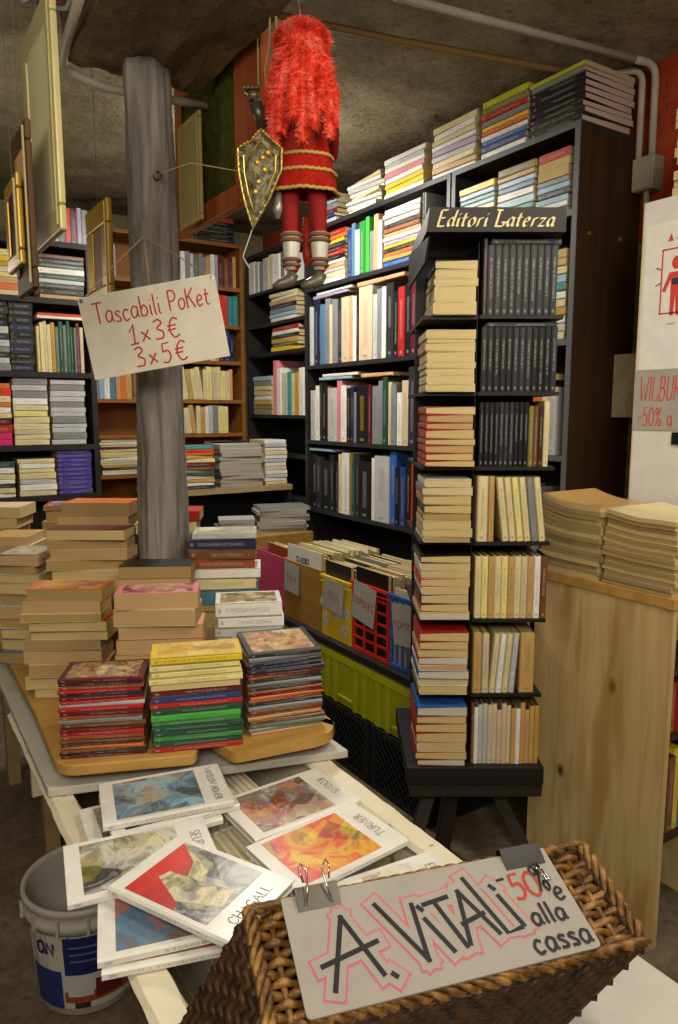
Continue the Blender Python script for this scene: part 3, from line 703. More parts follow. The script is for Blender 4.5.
art_book('white art book with red and black painted cover tilted over the others', .428, 1.098, ZT+.0499, -63, 'grey light_grey charcoal cream lilac', 'CHAGALL', seed=12, scale=9, flip=True,
         extra=[(('bright_red red bright_red', 5, 1, 1), [(0, 0), (.62, 0), (.30, .75), (0, .98)]), (('grey_green cream charcoal light_grey', 18, 1, 2), [(.16, .34), (.55, .12), (.98, .30), (.92, .58), (.55, .52), (.2, .48)])])
# ================================================================== ROTATING RACK AND STOOL
RD = 2.05                      # distance of the rack's front from the viewer's position
def rk(x, z, d=0.0): return RH*x + FH*(RD + d) + UP*z
RM = frame(RH, FH, UP, Vector((0, 0, 0)))
def rbox(mb, x0, x1, d0, d1, z0, z1): return mb.box((x0, RD+d0, z0), (x1, RD+d1, z1), RM)
TZ = [.542, .767, .997, 1.227, 1.445, 1.656, 1.867]      # shelf tops, lowest first
RZT = 2.068
rack = thing('book_rack', 'tall black rotating book rack with lettered header standing on a stool', 'bookshelf')
M_RACK = plain('1b1a1a', .5)
X0, XM, X1 = .205, .397, .612
for i, z in enumerate(TZ):
    mb = MB(); rbox(mb, XM-.006, X1-.012+.004*i, .004, .43, z-.010, z); rbox(mb, X0+.03, XM-.0065, .02, .43, z-.010, z)
    if i == 0: continue
    mb.build('shelf', M_RACK, rack)
mb = MB(); rbox(mb, XM-.0085, XM-.0065, .03, .43, TZ[0]+.0005, RZT-.001); mb.build('divider', M_RACK, rack)
mb = MB(); rbox(mb, X0+.03, XM-.009, .225, .237, TZ[0]+.0005, RZT-.001); rbox(mb, XM-.006, X1-.02, .175, .187, TZ[0]+.0005, RZT-.001); mb.build('core_panel', M_RACK, rack)
mb = MB(); rbox(mb, X0, X1+.005, -.012, .43, TZ[0]-.055, TZ[0]); bevel(mb.build('base_board', M_RACK, rack))
mb = MB(); q = [(X0+.030, RZT+.012, -.0), (X1-.002, RZT+.012, -.0), (X1-.002, RZT+.075, -.0), (X0+.038, RZT+.075, -.0)]
a = [RM @ Vector((x, RD+d-.03, z)) for x, z, d in q]; b = [RM @ Vector((x, RD+.43, z)) for x, z, d in q]
mb.quad(*a); mb.quad(*b[::-1])
for i in range(4): j = (i+1) % 4; mb.quad(a[j], a[i], b[i], b[j])
hd = mb.build('header_board', plain('221d1a', .5), rack)
# sloping left cheek under the header
mb = MB(); P = [RM @ Vector(p) for p in ((X0+.035, RD-.029, RZT-.0005), (X0+.005, RD+.20, RZT-.0005), (X0+.005, RD+.20, RZT-.10), (X0+.03, RD+.0, RZT-.06))]
mb.quad(*P); mb.quad(*[p + RH*.006 for p in P][::-1])
for i in range(4): j = (i+1) % 4; mb.quad(P[j], P[i], P[i]+RH*.006, P[j]+RH*.006)
mb.build('header_cheek', M_RACK, rack)
GL['L'] = (.66, [[(.05,1),(.05,0),(.58,0),(.64,.24)]])
lm = letters('Editori Laterza', .046, .0085, plain('e0cf96', .6), rack, (0, 0), pen=(.80, .52), slant=.26, sp=.13, serif='caps', z=0, name='header_lettering', xs=.78)
tw = max(v.co.x for v in lm.data.vertices); k = .318/tw
for v in lm.data.vertices:
    v.co = RM @ Vector((X0 + .058 + v.co.x*k, RD - .0312 - v.co.z, RZT + .026 + v.co.y*.9))
    
st = thing('stool', 'low black three-legged stool carrying the rotating book rack', 'stool')
M_STOOL = plain('2a2622', .5)
mb = MB(); rbox(mb, X0+.01, X1+.005, .0, .42, .44, TZ[0]-.0555); bevel(mb.build('seat', M_STOOL, st))
for (xa, da, xb, db) in ((X0+.09, .10, X0-.06, -.05), (X0+.17, .14, X0+.12, .16), (X1-.13, .10, X1+.10, -.02), (X0+.2, .32, X0+.17, .44), (X1-.12, .32, X1-.04, .43)):
    if (xa, da) == (X1-.12, .32): continue
    mb = MB(); p = rk(xa, .4395, da); q_ = rk(xb, 0.0, db); u = RH*.021; w = FH*.014
    top_ = [p-u-w, p+u-w, p+u+w, p-u+w]; bot = [q_-u*.8-w, q_+u*.8-w, q_+u*.8+w, q_-u*.8+w]
    mb.quad(*top_); mb.quad(*bot[::-1])
    for i in range(4): j = (i+1) % 4; mb.quad(bot[i], bot[j], top_[j], top_[i])
    mb.build('leg', M_STOOL, st)

# left bay: paperbacks lying flat, spines to the left, page edges to the viewer
RA = -33
tier = ['top', 'second', 'third', 'fourth', 'fifth', 'sixth', 'bottom']
def zfit(sp, avail, **k):
    tot = sum(s['T'] for s in sp); f = avail/tot
    for s in sp: s['T'] *= f
    return sp
LB = [ # top tier first
 ([('black', 'pale', .022), ('cream', 'pale', .020), ('cream', 'pale', .018), ('cream', 'pale', .038), ('cream', 'pale', .030)], .145),
 ([('cream', 'pale', .03), ('tan', 'pale', .012), ('tan', 'pale', .03), ('cream', 'pale', .034), ('cream', 'pale', .02), ('cream', 'pale', .022), ('cream', 'pale', .03), ('cream', 'pale', .026)], .183),
 ([('red', 'pale', .026), ('red', 'peach', .026), ('red', 'peach', .022), ('red', 'cream', .03), ('rust', 'cream', .02), ('red', 'peach', .026), ('red', 'cream', .024), ('red', 'cream', .02)], .183),
 ([('white', 'pale', .026), ('grey', 'pale', .030), ('tan', 'cream', .032), ('dark_green', 'cream', .03), ('tan', 'tan', .024), ('cream', 'cream', .03), ('beige', 'cream', .028), ('cream', 'tan', .018)], .196),
 ([('black', 'cream', .026), ('white', 'cream', .024), ('light_grey', 'cream', .03), ('bright_red', 'cream', .03), ('white', 'cream', .026), ('charcoal', 'cream', .034), ('red', 'cream', .03), ('cream', 'white', .026)], .205),
 ([('red', 'cream', .03), ('red', 'cream', .028), ('cream', 'cream', .024), ('red', 'white', .026), ('white', 'peach', .02), ('blue', 'white', .028), ('white', 'cream', .022), ('beige', 'cream', .03)], .205),
 ([('blue', 'white', .03), ('red', 'cream', .026), ('red', 'cream', .03), ('red', 'cream', .034), ('white', 'cream', .03), ('red', 'cream', .026), ('rust', 'white', .022)], .20)]
for i, (bk, av) in enumerate(LB):
    z = TZ[6-i] + .0004; sp = zfit([dict(c=c, pg=p, T=t) for c, p, t in bk], av*(.93 if i else 1))
    o = rk(.3825 - (.122, .142, .138, .142, .146, .148, .150)[i]/2, z, -.004)
    for s in sp: s['W'] = (.122, .142, .138, .142, .146, .148, .150)[i] + R.uniform(-.009, .004)
    stack(f'the {tier[i]} flat pile at rack left', o, RA, sp, face='head', L=.196, W=.134, jit=.0015, rj=.6, group='paperbacks lying flat in the rack')
# right bay: spines to the viewer
def rrow(i, specs, hh, T, **k):
    o = rk(XM - .002 + k.pop('x', .004), TZ[6-i] + .0004, .010)
    n = len(specs)
    return row(f'the {tier[i]} spine row of the rack', o, RH, FH, specs, name='paperback_book', kind='paperback', H=hh, W=.125, T=T, group='paperbacks standing in the rack', dj=.004, **k)
def D(cs, **k): return [dict(c=c, **k) for c in cs]
rrow(0, [dict(c='charcoal', T=.012, H=.205, acc='orange')] + D(['charcoal']*10, T=.0188, H=.188), .19, .019)
rrow(1, D(['black']*5 + ['charcoal']*3 + ['black']*3 + ['charcoal'], T=.0172, H=.178), .178, .017)
rrow(2, D(['black']*4 + ['charcoal']*3 + ['black']*3, T=.0135, H=.182) + [dict(c='olive', T=.014, H=.172), dict(c='brown', T=.013, H=.172), dict(c='dark_brown', T=.014, H=.17), dict(c='cream', T=.015, H=.186)], .18, .015)
rrow(3, [dict(c='cream', T=.032, H=.19), dict(c='tan', T=.018, H=.19)] + [dict(c=c, T=.0205, H=.187, lean=-7) for c in ('cream', 'cream', 'pale_yellow', 'cream', 'grey', 'cream')], .19, .02, pb=True)
rrow(4, D(['cream', 'pale_yellow', 'tan', 'cream', 'pale_yellow', 'tan', 'cream', 'beige', 'tan', 'white', 'brown'], T=.0186, H=.186), .186, .0186)
rrow(5, [dict(c='tan', T=.026, H=.185), dict(c='beige', T=.022, H=.183)] + [dict(c=c, T=.0185, H=.182, lean=4) for c in ('cream', 'white', 'cream', 'light_grey')] + [dict(c='tan', T=.045, H=.183, dy=.004)], .183, .02, pb=True)
rrow(6, [dict(c='brown', T=.008), dict(c='white', T=.012, acc='green')] + D(['light_grey']*2 + ['beige']*3, T=.0135) + [dict(c='beige', T=.0135, acc='orange'), dict(c='beige', T=.0135, acc='yellow')] + D(['tan', 'white', 'tan', 'tan', 'tan', 'gold'], T=.0135, acc='red'), .188, .0135)
# books lying across the two upper spine rows
book('paperback_book', 'charcoal', .016, .19, .125, frame(RH, FH, UP, rk(XM + .12, TZ[6] + .0006 + .188*1.0, .012)), 'charcoal paperback lying across the top spine row on the rack', 'book', 'paperbacks standing in the rack')
book('paperback_book', 'charcoal', .014, .195, .125, frame(RH, FH, UP, rk(XM + .115, TZ[5] + .0006 + .178, .012)), 'charcoal paperback lying across the second spine row on the rack', 'book', 'paperbacks standing in the rack')
# right face of the rack: page blocks turned to the side
for i, n in ((1, 4), (2, 4), (3, 3), (5, 4)):
    z = TZ[6-i] + .0005
    stack(f'the {tier[i]} pile at rack right', rk(X1 - .055, z, .20), RA, D(R.choices(['tan', 'cream', 'beige', 'rust'], k=n), T=.045), face='head', L=.19, W=.13, T=.045, pg='old', rj=1.5, group='paperbacks on the far face of the rack')

# ================================================================== COUNTER, MAGAZINES, WHITE CABINET
ct = thing('counter', 'plywood cabinet with knotty side panel and open shelves at right', 'cabinet', (0, 0, 0))
CX0, CX1, CY0, CY1, CZ = 1.856, 2.19, 1.133, 1.633, 1.082
MB().box((CX0, CY0, 0), (CX0+.02, CY1, CZ-.0355)).build('side_panel', M_PLY, ct)
MB().box((CX1-.02, CY0+.01, 0), (CX1, CY1, CZ-.0355)).build('side_panel', M_PLY, ct)
MB().box((CX0+.0205, CY1-.015, 0), (CX1-.0205, CY1-.001, CZ-.0355)).build('back_panel', M_PLY, ct)
bevel(MB().box((CX0-.004, CY0-.004, CZ-.035), (CX1, CY1+.004, CZ)).build('top_board', M_PINE, ct))
for z in (.34, .66, .86): MB().box((CX0+.0205, CY0+.012, z-.018), (CX1-.0205, CY1-.0155, z)).build('shelf_board', M_DARKPANEL, ct)
row('the middle plywood cabinet shelf', (CX0+.03, CY0+.016, .3405), (1, 0, 0), (0, 1, 0), ['gold', 'brown', 'yellow', 'steel_blue', 'charcoal', 'red', 'dark_blue', 'cream'], H=.25, W=.19, T=.028, kind='book', name='paperback_book')
row('the upper plywood cabinet shelf', (CX0+.03, CY0+.016, .6605), (1, 0, 0), (0, 1, 0), ['dark_blue', 'rust', 'red', 'black', 'dark_green', 'maroon', 'cream', 'blue'], H=.165, W=.14, T=.027, kind='book', name='paperback_book')

def mag_pile(desc, x0, x1, y0, y1, z0, n, total, cols, sagv, seed, curl=.0):
    """thin magazines whose sheets sag together; open edges towards the aisle"""
    R0 = random.Random(seed); t = total/n; z = z0
    for i in range(n):
        m = n-1-i; mb = MB(); ny = 14; dx = R0.uniform(-.007, .004); ya = y0 + R0.uniform(-.006, .008); yb = y1 - R0.uniform(-.004, .01)
        amp = sagv*(i+1)/n
        pr = []
        for k in range(ny+1):
            u = k/ny; y = ya + (yb-ya)*u
            q0 = (y - y0)/(y1 - y0); s = amp*max(0, q0)**3 + .0015*math.sin(q0*9)*(i/n)
            pr.append((y, s))
        q = len(pr)
        for X in (x0+dx, x1+dx):
            for (y, s) in pr: mb.v.append((X, y, z + s))
            for (y, s) in pr[::-1]: mb.v.append((X, y, z + s + t*.97))
        w = 2*q
        for k in range(q-1):
            a, b, c, d = k, k+1, w-2-k, w-1-k
            mb.mat(pages('old' if i % 3 else 'cream')).face([a, d, c, b]); mb.face([w+a, w+b, w+c, w+d])
            mb.mat(cover(cols[i % len(cols)])).face([a, b, w+b, w+a]); mb.face([d, w+d, w+c, c])
        mb.mat(pages('cream')).face([0, w, w+w-1, w-1]); mb.face([q-1, q, w+q, w+q-1])
        o = mb.build('magazine'); tag(o, f"{say(cols[i % len(cols)])} sagging old magazine, {ordn(m, n)} of {desc}", 'magazine', 'magazines of ' + desc)
        z += t
mag_pile('the far pile on plywood', 1.864, 2.13, 1.392, 1.628, CZ+.0005, 16, .225, ['beige', 'cream', 'grey', 'tan'], .028, 1)
mag_pile('the near pile on plywood', 1.857, 2.14, 1.137, 1.374, CZ+.0005, 16, .215, ['cream', 'lilac', 'beige', 'tan', 'cream'], .016, 2)

wc = thing('cabinet', 'tall white cabinet side at right edge with poster and price card', 'cabinet', (0, 0, 0))
M_WHITE = plain('cfcbc0', .45)
MB().box((2.2, .55, 0), (2.222, 1.535, 2.28)).build('side_panel', M_WHITE, wc)
MB().box((2.2225, 1.51, 0), (2.55, 1.535, 2.28)).build('end_panel', M_WHITE, wc)
MB().box((2.2225, .55, 2.255), (2.55, 1.5095, 2.28)).build('top_board', M_WHITE, wc)
MB().box((2.199, 1.5355, 1.30), (2.223, 1.5385, 2.28)).build('edge_strip', plain('c8b070', .6), wc)
# dark gap between cabinet and bookcase: beige tile and dark boards
o = MB().box((2.45, 1.60, 1.58), (2.5695, 1.81, 1.82)).build('brick_block', rough_stone('beige_brick', 'a0926c b8aa84 c8bb98', 6, .5)); o.name = 'trim_2'; struct(o)
# poster and card on the white side (facing the aisle)
PF = lambda y, z: frame(Vector((0, -1, 0)), UP, Vector((-1, 0, 0)), Vector((2.1995, y, z)))
po = MB().box((0, -.34, 0), (.40, .16, .0006)).build('poster', plain('d9d5cb', .4)); po.matrix_world = PF(1.525, 2.045)
tag(po, 'white paper poster with red figure on the white cabinet side', 'poster')
mr = plain('c23a33', .6); mb = MB()
for a, b in (((.062, -.13), (.235, -.125)), ((.062, .070), (.235, .075)), ((.062, -.13), (.067, .075)), ((.23, -.13), (.235, .075))): mb.box((a[0], a[1], .0007), (b[0], b[1], .0012))
mb.build('red_border', mr, po)
mb = MB(); mb.prism([(.145+.022*math.cos(i*.4), .095+.026*math.sin(i*.4)) for i in range(16)], .0007, .0013)
mb.prism([(.115, .06), (.175, .06), (.205, -.01), (.190, -.015), (.168, .03), (.166, -.11), (.150, -.11), (.145, -.02), (.140, -.11), (.124, -.11), (.122, .03), (.10, -.015), (.085, -.01)], .0007, .0012)
for a in (-.5, .5, 2.64, 3.64): mb.tube([(.145+.07*math.cos(a), .05+.05*math.sin(a), .0032), (.145+.1*math.cos(a), .05+.075*math.sin(a), .0032)], .002, 4)
mb.v = [(.048 + (x-.06)*.80, -.048 + y*.80, z) for x, y, z in mb.v]; mb.build('red_figure', mr, po)
mb = MB(); mb.box((.102, -.04, .0014), (.130, -.02, .0018)); mb.build('figure_badge', plain('charcoal'), po)
mb = MB(); mb.prism([(.085, .165-.0), (.105, .165), (.095, .19)], .0007, .0012); mb.v = [(x-.005, y-.068, z) for x, y, z in mb.v]
mb.build('warning_mark', mr, po)
letters('MI', .018, .004, mr, po, (.112, .098), z=.0009)
letters('IIIIIIII', .006, .002, plain('grey'), po, (.09, -.165), z=.0009, sp=.5)
pc = MB().box((0, -.10, 0), (.34, .10, .001)).build('price_card', plain('9d988d', .7)); pc.matrix_world = PF(1.538, 1.64)
pc.location.x = 2.1985
tag(pc, 'grey cardboard price card lettered in red on the white cabinet side', 'sign')
letters('WILBUR', .078, .0040, mr, pc, (.022, -.002), z=.0013, sp=.07, slant=.05, xs=.42); letters('-50% a', .060, .0040, mr, pc, (.022, -.085), z=.0013, sp=.08, xs=.55)
cl_ = MB().box((.15, -.145, 0), (.19, -.105, .006)).build('black_clip', plain('black', .4)); cl_.matrix_world = PF(1.538, 1.64); cl_.location.x = 2.1995
tag(cl_, 'small black clip under the grey price card on the white cabinet', 'clip')
stack('the pile on the white cabinet', (2.215, 1.33, 2.2805), -90, cl('cream tan pale_yellow cream tan cream beige pale_yellow orange brown'), L=.24, W=.2, T=.028, rj=3, jit=.012, face='fore', kind='paperback')

# ================================================================== PIPES
def pipe(pts, r, name, lab, mat=M_OLDMETAL, seg=10):
    o = MB().tube(pts, r, seg).build(name, mat, smooth=True); return tag(o, lab, 'pipe')
def arc(pts, n=8):
    p = [Vector(q) for q in pts]; out = [p[0]]
    for i in range(1, len(p)-1):
        a = p[i] + (p[i-1]-p[i]).normalized()*.05; b = p[i] + (p[i+1]-p[i]).normalized()*.05
        out += [a*(1-s)**2 + p[i]*2*s*(1-s) + b*s*s for s in [k/n for k in range(n+1)]]
    return out + [p[-1]]
M_RUSTPIPE = plain('7d6238', .6)
pipe(arc([(.9, 2.06, 2.868), (1.42, 1.935, 2.868), (2.43, 1.775, 2.868)]), .0135, 'conduit_pipe', 'grey conduit crossing the ceiling towards the corner elbow')
pipe(arc([(2.4312, 1.775, 2.868), (2.535, 1.758, 2.868), (2.54, 1.758, 2.5465)]), .0135, 'conduit_pipe', 'grey elbow conduit dropping to the junction box, nearer of the two')
pipe(arc([(1.01, 2.25, 2.862), (1.63, 2.125, 2.862), (2.40, 1.935, 2.862), (2.44, 1.90, 2.862)]), .0125, 'conduit_pipe', 'rusty brown conduit behind the grey one on the ceiling', M_RUSTPIPE)
pipe(arc([(2.4405, 1.8996, 2.862), (2.515, 1.798, 2.862), (2.518, 1.7985, 2.5465)]), .0125, 'conduit_pipe', 'grey drop conduit to the junction box, farther of the two')
pipe([(2.53, 1.765, 2.4245), (2.53, 1.76, 2.26), (2.53, 1.757, 1.85)], .011, 'conduit_pipe', 'short grey conduit running down below the junction box')
o = bevel(MB().box((2.50, 1.722, 2.425), (2.5695, 1.812, 2.546)).build('junction_box', plain('8f8a78', .5)), .006); tag(o, 'grey square junction box on the wall beside the dark bookcase end', 'junction box')
MB().box((2.495, 1.729, 2.432), (2.4995, 1.805, 2.539)).build('box_lid', plain('98937f', .5), o)
def px_path(*p): return [Vector(q) for q in p]
pipe(arc([(.535, 2.0, 2.66), (.56, 2.30, 2.655), (.575, 2.445, 2.64), (.70, 2.45, 2.615), (1.05, 2.45, 2.635)]), .014, 'conduit_pipe', 'grey conduit hugging the beam end behind the log post')
for k, c in enumerate(('light_grey', 'red', 'steel_blue', 'light_grey')):
    x = .548 - .0175*k
    o = MB().tube([(x, -.2, 2.70), (x, 1.2, 2.69+.004*k), (x+.003, 1.9, 2.70+.01*k), (x+.006, 2.25, 2.72+.012*k), (x+.01, 2.6, 2.88)], .008 if c == 'light_grey' else .005, 8).build('cable', plain(c, .5), smooth=True)
    tag(o, {0: 'thick pale cable nearest the concrete beam', 1: 'thin red cable beside the concrete beam', 2: 'thin blue cable beside the concrete beam', 3: 'thick pale cable farthest from the concrete beam'}[k], 'cable')
# ================================================================== HANGING FRAMES
M_GOLD = plain('a8842f', .35, .3); M_PALEGOLD = plain('b3a877', .4, .2)
def hang_frame(lab, X, y0, y1, z0, z1, mf, mp, fw=.05, d=.035, near=None, topz=None):
    """picture in a plane X = const, face towards -X, near end y0"""
    t = thing('picture_frame', lab, 'picture frame', (X, (y0+y1)/2, z0)); w, h = y1-y0, z1-z0; nw = near or fw
    for nm, a, b in (('frame_rail', (0, -w/2, 0), (d, w/2, fw)), ('frame_rail', (0, -w/2, h-fw), (d, w/2, h)), ('frame_rail', (0, -w/2, fw+.0003), (d, -w/2+nw, h-fw-.0003)), ('frame_rail', (0, w/2-fw, fw+.0003), (d, w/2, h-fw-.0003))):
        bevel(MB().box(a, b).build(nm, mf, t), .004)
    MB().box((-.004, -w/2+.012, .012), (-.0005, -w/2+.018, h-.012)).build('gilt_line', M_PALEGOLD, t)
    MB().box((d*.3, -w/2+nw+.0003, fw+.0003), (d*.6, w/2-fw-.0003, h-fw-.0003)).build('canvas', mp, t)
    MB().tube([(d/2, 0, h), (d/2, 0, (topz or CEIL) - z0 - .022)], .0009, 6).build('hanging_cord', plain('5a5444'), t)
    return t
hang_frame('narrow gilt picture frame, leftmost of those hanging from the ceiling', .285, 1.63, 1.78, 1.90, 2.08, M_GOLD, plain('dark_brown'), .03, .012)
hang_frame('brown and gilt picture frame, second from left of those hanging', .302, 1.60, 1.78, 1.85, 2.175, wood('dark_frame', '2e1f0f', '6a4a1e', 2), plain('tan'), .04, .012)
hang_frame('large pale gold picture frame hanging beside the concrete beam', .352, 1.565, 1.87, 1.962, 2.42, M_PALEGOLD, plain('c2bb92'), .05, .014)
hang_frame('old gold picture frame hanging just left of the log post', .692, 2.44, 2.70, 1.94, 2.285, M_GOLD, plain('brown'), .075, .02)
hang_frame('cream panel picture hanging right of the log post', 1.0, 2.40, 2.60, 2.25, 2.60, plain('a3915a', .6), plain('9a8a52', .7), .02, .012)
hang_frame('red-brown wooden picture frame with green mat beside the puppet', 1.045, 2.03, 2.74, 2.255, 2.80, wood('red_frame', '8e4322', 'bd6a3c', 2, 5, .4), rough_stone('green_mat', '2e3312 4c4f1c 6a6a2c', 30, .3), .07, .03, near=.19)

# ================================================================== POCKET BOOK SIGN ON THE POST
sx = (RH*math.cos(rad(10)) + UP*math.sin(rad(10))); sy = (UP*math.cos(rad(10)) - RH*math.sin(rad(10))); sn = sx.cross(sy)
SO = Vector((.738, 2.115, 1.842)) + sn*.045
SM = frame(sx, sy, sn, SO)
sg = MB().box((-.20, -.117, 0), (.20, .117, .003)).build('price_sign', plain('d6cfbf', .75)); sg.matrix_world = SM
tag(sg, 'white card sign handwritten in red hanging on the log post', 'sign')
INK = plain('b8322c', .7); rr = random.Random(2)
letters('Tascabili', .058, .0045, INK, sg, (-.165, .034), z=.0034, sp=.07, jig=.04, rnd=rr, xs=fit('Tascabili', .058, .195, .07)); letters('PoKet', .056, .0045, INK, sg, (.055, .036), z=.0034, sp=.07, jig=.04, rnd=rr, xs=fit('PoKet', .056, .118, .07))
letters('1x3€', .056, .0048, INK, sg, (-.075, -.038), z=.0034, sp=.22, jig=.03, rnd=rr); letters('3x5€', .056, .0048, INK, sg, (-.072, -.103), z=.0034, sp=.22, jig=.03, rnd=rr)
for x, y in ((-.19, .107), (.19, .107)): MB().lathe([(.006, .0031), (.006, .0036), (.003, .0038)], (x, y, 0), 12, True).build('eyelet', plain('grey', .3, .8), sg)
kn = SO + sy*.125 + sn*.012
mb = MB()
pk = Vector((.80, 2.335, 0)) - FH*.083
top = Vector((pk.x, pk.y, 2.135))
for s in (-1, 1):
    a = SO + sx*(.19*s) + sy*.107 + sn*.005; mb.tube([a, (a+top)/2 + RH*.005*s - FH*.004, top + RH*.04*s*0 - FH*.002], .0016, 6)
mb.tube([top - FH*.003, SO + sy*.118 - sn*.004 + RH*.01, SO + sy*.10 - sn*.003], .0016, 6)
o = mb.build('sign_string', plain('tan', .8)); tag(o, 'thin string holding the white card sign on the log post', 'string')

# ================================================================== PUPPET
PD = 2.10
def pp(x, y, d=0.0):
    """puppet plane: x in photo-like units right, z height, d away"""
    return RH*x + FH*(PD + d) + UP*y
def puppet():
    root = thing('puppet', 'knight puppet with red plume and gold-trimmed red skirt hanging from strings', 'puppet')
    root.location = pp(-.10, 1.95)
    inv = -root.location
    red = plain('8e1712', .8); 
    def put(mb): mb.v = [tuple(Vector(v) + inv) for v in mb.v]; return mb
    # body: one skinned surface
    J = [(-.10, 2.27, .0, .045), (-.10, 2.36, .0, .058), (-.10, 2.46, .0, .06), (-.10, 2.52, .0, .025), (-.10, 2.56, .0, .042), (-.10, 2.61, .0, .04),
         (-.135, 2.24, .0, .034), (-.137, 2.16, .0, .027), (-.135, 2.10, .0, .022), (-.13, 2.03, .0, .019), (-.125, 1.985, .0, .014),
         (-.065, 2.24, .0, .034), (-.058, 2.16, .0, .027), (-.055, 2.10, .0, .022), (-.05, 2.03, .0, .019), (-.05, 1.985, .0, .014),
         (-.165, 2.46, .0, .028), (-.20, 2.39, -.01, .022), (-.222, 2.42, -.03, .016), (-.035, 2.46, .0, .028), (-.018, 2.37, .05, .022), (-.02, 2.33, .14, .016)]
    Ed = [(0,1),(1,2),(2,3),(3,4),(4,5),(0,6),(6,7),(7,8),(8,9),(9,10),(0,11),(11,12),(12,13),(13,14),(14,15),(2,16),(16,17),(17,18),(2,19),(19,20),(20,21)]
    me = bpy.data.meshes.new('body'); me.from_pydata([tuple(pp(a, b, c) + inv) for a, b, c, r in J], Ed, [])
    o = bpy.data.objects.new('body', me); COL.objects.link(o)
    m = o.modifiers.new('skin', 'SKIN'); o.modifiers.new('sub', 'SUBSURF').levels = 2
    for i, j in enumerate(J): me.skin_vertices[0].data[i].radius = (j[3], j[3])
    me.skin_vertices[0].data[0].use_root = True
    bpy.context.view_layer.update()
    me2 = bpy.data.meshes.new_from_object(o.evaluated_get(bpy.context.evaluated_depsgraph_get())); bpy.data.objects.remove(o)
    me2.materials.clear(); me2.materials.append(red); me2.polygons.foreach_set('use_smooth', [True]*len(me2.polygons))
    b = bpy.data.objects.new('body', me2); COL.objects.link(b); b.parent = root
    steel = plain('9a958a', .35, .5); armor = plain('cfccc2', .4, .1)
    put(MB().lathe([(.05, 0), (.052, .04), (.05, .07), (.03, .10), (.006, .115)], pp(-.10, 2.535), 20, True)).build('helmet', steel, root, True)
    # skirt with scalloped folds
    def skirt(z0, z1, r0, r1, name, mat, flare=0.0, th=0, parent=None):
        mb = MB(); n = 72; rows = 8
        for k in range(rows+1):
            u = k/rows; r = r0 + (r1-r0)*u**.8; z = z1 + (z0-z1)*u
            for j in range(n):
                a = 2*PI*j/n; q = r*(1 + .045*u*math.sin(a*7)); mb.v.append(tuple(pp(-.098 + q*math.cos(a)*1.0, z, q*math.sin(a)*.72)))
        for k in range(rows):
            for j in range(n): i = (j+1) % n; mb.face([k*n+j, (k+1)*n+j, (k+1)*n+i, k*n+i])
        return put(mb).build(name, mat, parent or root, True)
    sk = skirt(2.198, 2.36, .060, .094, 'skirt', NT('velvet', .9, .1).col(rgb('9c1a13')))
    t_ = NT('red_velvet', .85, .1); v = t_.noise(t_.coord(), 60, 3); sk.data.materials[0] = t_.col(t_.mix(v, hexc('6a0d0a'), hexc('c02a1c')))
    gold = plain('c09a52', .6)
    for zz, rq, uu in ((2.291, .0795, .45), (2.249, .0875, .7), (2.199, .0955, 1.0)):
        mb = MB(); n = 90
        P = []
        for j in range(n+1):
            a = 2*PI*j/n; q = rq*(1 + .045*uu*math.sin(a*7)) + .001; P.append(pp(-.098 + q*math.cos(a), zz + .0016*math.sin(j*2.2), q*math.sin(a)*.72))
        put(mb.tube(P, .0048, 6, False)).build('gold_trim', gold, sk, True)
    mb = MB(); mb.lathe([(.059, 0), (.064, .06), (.066, .12), (.05, .17)], pp(-.098, 2.345), 24); put(mb).build('tunic', t_.m, root, True)
    # greaves, bands and shoes
    brown = plain('7a5740', .6)
    for s, (lx, dx) in enumerate(((-.133, .004), (-.054, .003))):
        g = put(MB().lathe([(.017, 0), (.021, .03), (.025, .07), (.026, .10)], pp(lx, 1.995), 20, True)).build('greave', armor, root, True)
        for z_, r_ in ((2.088, .0275), (2.074, .0275), (2.022, .0225), (2.008, .0215)): put(MB().tube([pp(lx + r_*math.cos(a), z_, r_*math.sin(a)) for a in [i*2*PI/20 for i in range(21)]], .0055, 6, False)).build('band', brown, g, True)
        R1 = random.Random(s); P = [pp(lx+.004, 1.985, .0), pp(lx-.005, 1.966, -.004), pp(lx-.028, 1.957, -.012), pp(lx-.052, 1.948, -.022)]
        put(MB().tube(P, [.017, .019, .015, .005], 12)).build('shoe', plain('6e675c', .4, .4), root, True)
    # gauntlet
    put(MB().tube([pp(-.205, 2.36, -.02), pp(-.215, 2.395, -.03), pp(-.225, 2.42, -.035)], [.014, .017, .019], 12)).build('vambrace', plain('57514a', .35, .6), root, True)
    mb = MB(); c0 = pp(-.228, 2.43, -.036)
    mb.tube([c0, c0 + UP*.018 - RH*.004], [.017, .015], 10)
    for k in range(4): mb.tube([c0 + UP*.018 + RH*(.012-.009*k) , c0 + UP*.030 + RH*(.010-.010*k) - FH*.006, c0 + UP*.022 + RH*(.006-.011*k) - FH*.016], [.0055, .005, .004], 6)
    mb.tube([c0 + UP*.004 - RH*.012 - FH*.004, c0 + UP*.012 - RH*.022 - FH*.008, c0 + UP*.014 - RH*.027 - FH*.012], [.006, .005, .004], 6)
    put(mb).build('gauntlet', plain('6b6250', .35, .6), root, True)
    # scabbard end below the skirt
    put(MB().tube([pp(-.165, 2.20, -.03), pp(-.168, 2.15, -.034), pp(-.168, 2.125, -.034)], [.008, .014, .006], 12)).build('scabbard_tip', steel, root, True)
    put(MB().tube([pp(-.095, 2.15, .05), pp(-.092, 2.05, .06), pp(-.09, 2.02, .06)], [.008, .014, .010], 12)).build('scabbard', plain('a32a20', .5), root, True)
